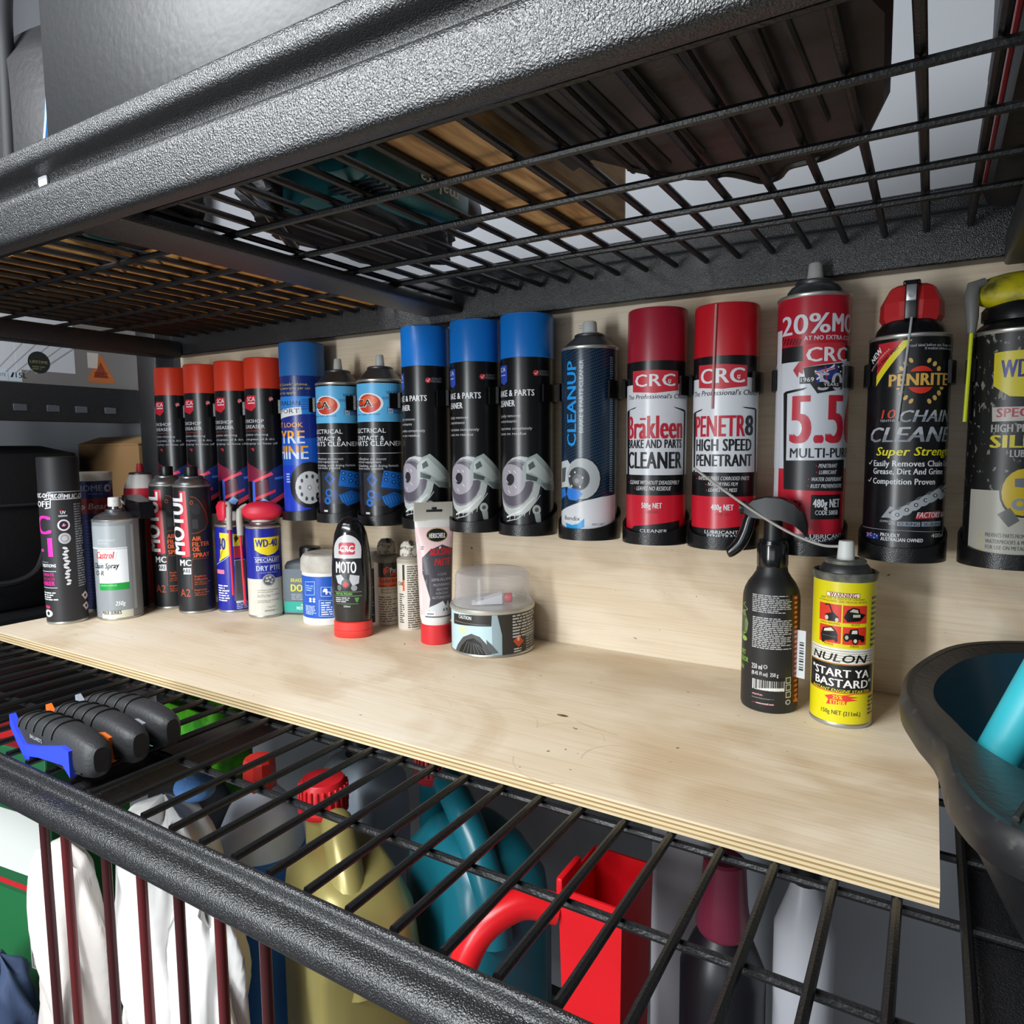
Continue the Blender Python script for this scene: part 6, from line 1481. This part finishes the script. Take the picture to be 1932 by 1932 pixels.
part('body', loft([oval(.050, .030, 0, 32, 6), oval(.055, .034, k - .075, 32, 6), oval(.053, .032, k - .075, 32, 6), oval(.051, .030, k - .12, 32, 6)]), ramp_mat('lime', [(.4, '2f6f14'), (.6, '58b81e')], 25, 4, .35), t)
part('lid', [rbox(-.05, .0, -.078, -.037, k - .13, k - .122, .003)], mat('3aa8a2', .4), t)
t = thing('carton', 'red and green oil carton under the wire shelf far left', 'carton', (-.905, -.375, ZB), math.radians(8))
part('box', [rbox(-.07, .07, -.05, .05, 0, k - .085, .002)], mat('1d5a36', .45), t, False)
part('top_panel', [box(-.069, .069, -.049, .049, k - .0848, k - .0842)], mat('8c1722', .45), t, False)
print_on(t, [('p', [(-60, -40), (-20, -40), (30, 40), (-40, 40)], 'c8262c'), ('e', 25, -12, 24, 20, '1f6a3c', 0), ('t', 'OIL', 8, -18, 36, 16, 'd8dcd8', {'b': .05})], lambda u, v, o: (u * .001, v * .001, k - .0840 + o * .001), .4, 'label_print', 0)
print_on(t, [('r', -66, 30, 66, 200, '1f6a3c'), ('r', -66, 205, 66, 212, 'b8222a'), ('r', -40, 225, 60, 300, 'd4d8d2'), ('r', 20, 250 - 140, 60, 150, 'dcdcd8')] + [('r', 22 + 3 * i, 112, 23.4 + 3 * i, 148, '1a1a1a') for i in range(12)], flat(-.0501), .4, 'front_print', 0)

t = thing('stand_in_can', 'black jerrycan added to fill the dark beneath the cross brace', 'stand_in_can', (-.730, -.308, ZB))  # can added as a dark filling where only darkness shows
part('body', loft([oval(.050, .026, 0, 32, 5), oval(.052, .028, .005, 32, 5), oval(.052, .028, k - .155, 32, 5), oval(.044, .022, k - .130, 32, 4)]), mat('15151a', .35), t)
part('cap', lathe([(.013, k - .135), (.013, k - .112), (.001, k - .111)], 20, (.02, 0)), mat('2a1c3a', .35), t)
part('handle', tube(spline([(-.035, 0, k - .14), (-.03, 0, k - .112), (-.01, 0, k - .110), (-.003, 0, k - .138)], 5), .006, 10), mat('15151a', .35), t)
def crumple(a, b, h, seed, n=56, m=22, amp=.10):
    r = random.Random(seed); ph = [(int(r.uniform(2, 13)), r.uniform(0, 6), r.uniform(1, 7)) for _ in range(12)]; R = []
    for i in range(m + 1):
        q = i / m; rad = max(.04, (1 - max(0, (q - .45) / .55) ** 5) ** .5) * (.80 + .2 * min(1, q * 3)); row = []
        for k in range(n):
            t = 2 * PI * k / n; d = 1 + sum(amp / (1 + .18 * f) * math.sin(f * t + p + g * q * 3) for f, p, g in ph)
            row.append((a * rad * d * math.cos(t), b * rad * d * math.sin(t), h * q * (1 - .05 * (1 - rad)) + .012 * (1 - rad) * math.sin(5 * t + seed) * q))
        R.append(row)
    return loft(R)
BAG = mat('ebe9e6', .4, 0, .5, 60.)
t = tag(part('plastic_bag', [crumple(.060, .042, .385, 3)], BAG, None, True, 80), 'crumpled white plastic bag holding blue stuff beneath the wire shelf', 'bag'); t.location = (-.630, -.400, ZB)
c = tag(part('blue_cloth', [ball(0, 0, 0, .022, .018, .012)], mat('5f93d6', .7, 0, .9, 180.), None), 'bright blue cloth sticking out of the white bag', 'cloth'); c.location = (-.605, -.384, -.078)
t = tag(part('plastic_bag', [crumple(.046, .024, .345, 8)], BAG, None, True, 80), 'crumpled white plastic bag in front of the olive gold jug', 'bag'); t.location = (-.515, -.440, ZB)
t = tag(part('plastic_bag', [crumple(.052, .026, .330, 12)], mat('d9d2cc', .5, 0, .5, 50.), None, True, 80), 'cream bag hanging behind the thin rods under the front rail', 'bag'); t.location = (-.735, -.445, ZB)
c = tag(part('blue_cloth', [crumple(.045, .026, .16, 21)], mat('31415f', .8), None, True, 80), 'folded dark blue cloth low at the left on the bottom shelf', 'cloth'); c.location = (-.855, -.462, ZB)
ba = thing('wire_rod_basket', 'basket of thin dark red rods below the front rail', 'basket', (-.65, -.478, ZB))
for i, x in enumerate((-.046, -.008, .058, .11, .16, .21, .26)): part('rod', tube([(x, 0, .004), (x, 0, .375)], .0042, 10), mat('6a2a2c' if i % 2 else '4c2426', .3, .3), ba)
part('rail', tube([(-.07, 0, .004), (.28, 0, .004)], .004, 8), BLACKP, ba); part('rail', tube([(-.07, 0, .377), (.28, 0, .377)], .004, 8), BLACKP, ba)

# ------------------------------------------------------------ things on the overhead wire shelf
ZU = .4462
WOOD = ramp_mat('old_timber', [(.25, '6a4c2e'), (.42, 'ab8050'), (.6, 'd6ab74'), (.8, 'e2be88')], 22, 6, .7, (4, .55, 4), .3)
t = tag(part('timber_block', [loft([[(x, y, z) for x, z in ((-.036, 0), (.036, 0), (.040, .006), (.040, .066), (.036, .072), (-.036, .072), (-.040, .066), (-.040, .006))] for y in (-.135, .118)] + [[(x * .9, .135, z) for x, z in ((-.036, .006), (.036, .006), (.038, .012), (.038, .06), (.036, .066), (-.036, .066), (-.038, .06), (-.038, .012))]])], WOOD, None, False), 'weathered timber block lying across the overhead wire shelf', 'timber'); t.location = (-.285, -.295, ZU)
PLANK = ramp_mat('orange_plank', [(.3, 'b87a3c'), (.5, 'd89a52'), (.7, 'e6b06a')], 12, 6, .6, (.4, 6, 6))
for y0, y1, x1, lb in ((-.425, -.330, -.745, 'orange wooden plank nearest the front beam on the overhead shelf'), (-.325, -.205, -.640, 'orange wooden plank in the middle of the overhead shelf'), (-.200, -.040, -.660, 'orange wooden plank nearest the rear beam on the overhead shelf')):
    p_ = tag(part('wooden_plank', [rbox(0, x1 + 1.145, 0, y1 - y0, 0, .019, .002, 1)], PLANK, None, False), lb, 'plank', 'orange planks overhead'); p_.location = (-1.145, y0, ZU)
TEAL = mat('176068', .4, 0, .25, 300.)
def power_tool(label, x, y, rz, ln):
    t = thing('power_tool', label, 'power tool', (x, y, ZU), rz, 'teal power tools overhead')
    b = part('motor_housing', [loft([[(a * math.copysign(abs(math.cos(q)) ** .7, math.cos(q)), s, h + a * math.copysign(abs(math.sin(q)) ** .7, math.sin(q))) for q in [2 * PI * k / 24 for k in range(24)]] for s, a, h in ((-.5 * ln, .020, .026), (-.46 * ln, .025, .026), (-.1 * ln, .026, .026), (.15 * ln, .024, .026), (.3 * ln, .019, .026), (.36 * ln, .014, .026))])], TEAL, t)
    for i in range(5): part('vent_slot', [box(-.020, .020, -.44 * ln + i * .007, -.44 * ln + i * .007 + .003, -.0002, .0012)], BLACKP, b)
    part('chuck', xf(lathe([(.014, 0), (.016, .004), (.016, .020), (.010, .032), (.004, .040)], 24), Matrix.Translation((0, .36 * ln, .026)) @ Matrix.Rotation(-PI / 2, 4, 'X')), DSTEEL, t)
    hd = part('pistol_grip', [loft([[(x_, y_ - .012, .026 - w), (x_, y_ + .014, .026 - w), (x_, y_ + .014, .026 + w), (x_, y_ - .012, .026 + w)] for x_, y_, w in ((-.018, -.02, .014), (-.045, -.028, .013), (-.075, -.038, .014), (-.082, -.040, .020), (-.095, -.042, .021))])], TEAL, t)
    part('trigger', [rbox(-.045, -.028, -.010, .0, .020, .032, .002)], BLACKP, hd)
    print_on(t, [('t', 'makita', 0, -1, 58, 11, 'e6e0c4', {'b': .06, 's': .15})], lambda u, v, o: (.0264 + o * .001, .030 - u * .001, .024 - v * .001), .4, 'lettering', 0)
    return t
power_tool('teal power drill beside the timber block on the overhead shelf', -.385, -.300, math.radians(4), .190)
power_tool('teal power tool above the wooden planks at the left', -.665, -.405, math.radians(62), .130)
t = thing('chrome_clamp', 'chrome clamp with bent shaft on the overhead shelf', 'clamp', (-.505, -.385, ZU))
CH = mat('c8c2b8', .15, .95)
part('shaft', tube(spline([(.050, -.055, .012), (.03, -.02, .014), (.01, .02, .012), (-.03, .075, .010), (-.055, .11, .008)], 6), .006, 12), CH, t)
part('head', [ball(.046, -.045, .020, .024, .018, .018), xf(lathe([(.016, 0), (.020, .006), (.020, .012), (.012, .020)], 24), Matrix.Translation((.03, -.055, .018)) @ Matrix.Rotation(1.2, 4, 'Y'))], CH, t)
part('jaw', [rbox(.010, .062, -.062, -.050, .004, .012, .003)], mat('d6d8d8', .3, .6), t)
t = tag(part('black_sack', [crumple(.066, .145, .11, 31)], mat('232325', .6, 0, .5, 60.), None, True, 80), 'black fabric sack lying between the drill and the cross brace', 'sack'); t.location = (-.535, -.205, ZU + .022)
t = thing('light_blocker', 'long black toolbox added behind the overhead front beam to shade the rear beam', 'blocker', (-.43, -.462, ZU))  # box added and sized to keep light off the rear beam
part('tray', [rbox(-.15, .16, -.032, .012, 0, .19, .006)], mat('17181b', .45, 0, .2, 200.), t); part('lid', [rbox(-.154, .164, -.035, .015, .191, .240, .008)], mat('1d1e22', .4), t); part('latch', [rbox(-.01, .02, -.038, -.0345, .17, .21, .002)], mat('8a8d92', .35, .7), t)
t = tag(part('dark_plug', [crumple(.034, .030, .075, 44)], mat('262628', .6, 0, .5, 80.), None, True, 80), 'small dark pouch added to cover a bright gap behind the toolbox near the cross brace', 'plug'); t.location = (-.562, -.408, ZU + .001)  # dark lump added where the lit wall showed through
# underside of a dark moulded engine cover
ec = thing('engine_cover', 'dark moulded plastic engine cover with scalloped edge overhead', 'engine cover', (-.14, -.33, ZU))
EP = [(-.235, -.306), (-.214, -.318), (-.199, -.290), (-.180, -.263), (-.155, -.239), (-.138, -.238), (-.126, -.222), (-.116, -.206), (-.103, -.210), (-.094, -.226), (-.080, -.229), (-.066, -.232), (-.044, -.247), (-.030, -.30), (-.024, -.40), (-.05, -.485), (-.20, -.49), (-.235, -.42)]
EP = [(x + .14, y + .33) for x, y in EP]
DK = mat('393530', .4, 0, .3, 150.)
part('shell', [loft([[(x * .97, y * .97, .004) for x, y in EP], [(x, y, .010) for x, y in EP], [(x, y, .030) for x, y in EP], [(x * .94, y * .94 - .01, .200) for x, y in EP], [(x * .8, y * .8 - .01, .240) for x, y in EP]])], DK, ec, True, 25)  # upper shell stretched taller to block light from the rear beam
for i in range(7): part('rib', tube([(-.085 + i * .026, -.14, .0035), (-.080 + i * .026, .035 + .012 * math.sin(i), .0035)], .0022, 6), mat('34312b', .35), ec)
part('flange', tube(spline([(x * .93, y * .93, .0035) for x, y in EP[2:13]], 4), .0026, 6), mat('3b372f', .35), ec)
t = thing('tool_case', 'black tool case with red edge strip at the overhead right end', 'case', (.17, -.25, ZU))
part('shell', [rbox(-.142, .16, -.20, .20, .0, .24, .010)], mat('131215', .5, 0, .2, 200.), t); part('edge_strip', [rbox(-.1446, -.1418, -.19, .19, .012, .020, .001)], mat('9c2430', .4), t); part('lid_line', [rbox(-.1435, .1615, -.2015, .2015, .105, .110, .001)], mat('050506', .5), t)  # case height raised so it screens the rear beam from light
t = thing('tool_bag', 'black tool bag resting on the orange planks behind the beam', 'bag', (-.88, -.33, ZU + .0192))
part('body', loft([oval(.16, .085, 0, 36, 4.5), oval(.168, .09, .01, 36, 4.5), oval(.165, .088, .17, 36, 4), oval(.14, .06, .215, 36, 3.2), oval(.13, .03, .225, 36, 3)]), mat('141417', .6, 0, .5, 160.), t)
part('strap', tube(spline([(-.08, -.088, .06), (-.07, -.080, .20), (0, -.05, .29), (.07, -.080, .20), (.08, -.088, .06)], 8), .007, 10), mat('1f2023', .7), t)
t = tag(part('charging_cable', [tube(spline([(0, 0, 0), (.002, .004, .035), (-.004, .012, .08), (.006, .02, .14), (.02, .03, .20)], 8), .0022, 8)], mat('3f86c8', .4), None), 'thin blue cable rising behind the overhead front beam', 'cable'); t.location = (-.592, -.490, .4664)

# ------------------------------------------------------------ neighbouring rack at the far left
nr = thing('storage_rack', 'black perforated rack beam at the far left in shadow', 'rack', (-1.42, -.2, -1.0))
part('end_beam', [box(-.02, .02, -.34, .26, 1.305, 1.372)], HAMMER, nr, False)
part('post', [rbox(.085, .148, .22, .265, 0, 2.2, .004)], HAMMER, nr); part('post', [rbox(-.02, .025, -.36, -.315, 0, 2.2, .004)], HAMMER, nr)
for y in (-.02, .03, .085, .135, .19): part('slot', [rbox(.0195, .0212, y, y + .022, 1.322, 1.334, .0005, 1)], mat('50535a', .6, 0, .4, 500.), nr)  # grey plates painted for the light seen through the beam's holes
part('shelf_panel', [box(-.62, -.02, -.34, .26, 1.362, 1.372)], mat('1a1b1d', .5), nr, False)
cb = thing('light_fitting_carton', 'white and grey product carton with 15L printed at the far left', 'carton', (-1.432, -.08, .3722))
part('box', [rbox(-.30, 0, -.21, .165, 0, .20, .002)], mat('7a7674', .5), cb, False)
def side(u, v, o): return (.0001 + o * .001, u * .001, v * .001)
pr = [('r', -108, 26, 36, 200, 'c9ccd2'), ('r', -108, 4, -58, 26, 'c4d0da'), ('t', 'WHITE', -104, 12, 20, 5.5, '2a2c30', {}), ('r', -80.5, 6, -80, 26, '55585c'), ('t', '15L', -68, 11, 18, 9.5, '1a1c20', {'b': .02}), ('p', [(-77, 11), (-73, 20), (-70, 20), (-73, 11)], '1a1c20'), ('r', -150, 0, -108, 18, '1f2b44'), ('l', [(-108, 18), (-108, 120)], .8, 'e8eaee'), ('l', [(-66, 18), (-68, 120)], .8, 'e8eaee')]
pr += [('l', [(-100 + 16 * i, 20), (-40 + 24 * i, 90)], 1.6 if i < 4 else 2.2, '9a9ca2') for i in range(5)]
pr += [('e', -92, 92, 8, 26, '8d8e98', -8), ('e', -28, 42, 19, 20, '1e2320', 0), ('t', 'LIFETIME', -43, 40, 30, 5, '8a8258', {'b': .03}), ('m', -40, 28, -16, 36, 2, '6a6848'), ('p', [(62, 12), (108, 12), (112, 18), (88, 66), (82, 66), (58, 18)], 'b5693a'), ('p', [(70, 22), (100, 22), (85, 54)], '8a3a22'), ('m', 72, 24, 98, 34, 3, '5a2414'), ('p', [(60, 40), (78, 40), (82, 70), (60, 70)], 'c4bdb8')]
print_on(cb, pr, side, .5, 'label_print', 0)
t = thing('storage_bag', 'large soft black bag in the shadow left of the board', 'bag', (-1.64, -.20, -.04))
part('body', [loft([oval(.20, .20, 0, 40, 4.5), oval(.215, .21, .02, 40, 4.5), oval(.215, .205, .20, 40, 4.5), oval(.205, .19, .285, 40, 4), oval(.17, .14, .30, 40, 3.4)])], mat('161619', .55, 0, .5, 90.), t)
part('zip', tube([(.2155, -.17, .19), (.217, 0, .192), (.2155, .17, .19)], .003, 8), mat('2c2c30', .4), t)
part('handle', tube(spline([(.216, -.08, .12), (.235, -.05, .07), (.24, 0, .055), (.235, .05, .07), (.216, .08, .12)], 6), .006, 8), mat('202023', .6), t)
t = thing('cardboard_box', 'plain brown cardboard box behind the leftmost can', 'carton', (-1.47, .052, -.04))
part('box', [rbox(-.10, .122, -.030, .035, 0, .30, .002)], mat('8a6a44', .7), t, False); part('flap', [xf(box(-.10, .122, 0, .05, 0, .003), Matrix.Translation((0, -.030, .30)) @ Matrix.Rotation(math.radians(18), 4, 'X'))], mat('94744c', .7), t, False)
t = thing('plastic_crate', 'dark plastic crate low at the far left under the black bag', 'crate', (-1.62, -.20, -.30))
part('body', [loft([oval(.22, .22, 0, 32, 8), oval(.24, .235, .24, 32, 8), oval(.25, .245, .245, 32, 8), oval(.25, .245, .256, 32, 8), oval(.235, .23, .2565, 32, 8)])], mat('1c1d20', .5), t)
part('rim_rib', [tube([(.243, -.2, .15), (.243, .2, .15)], .004, 6)], mat('232428', .5), t)
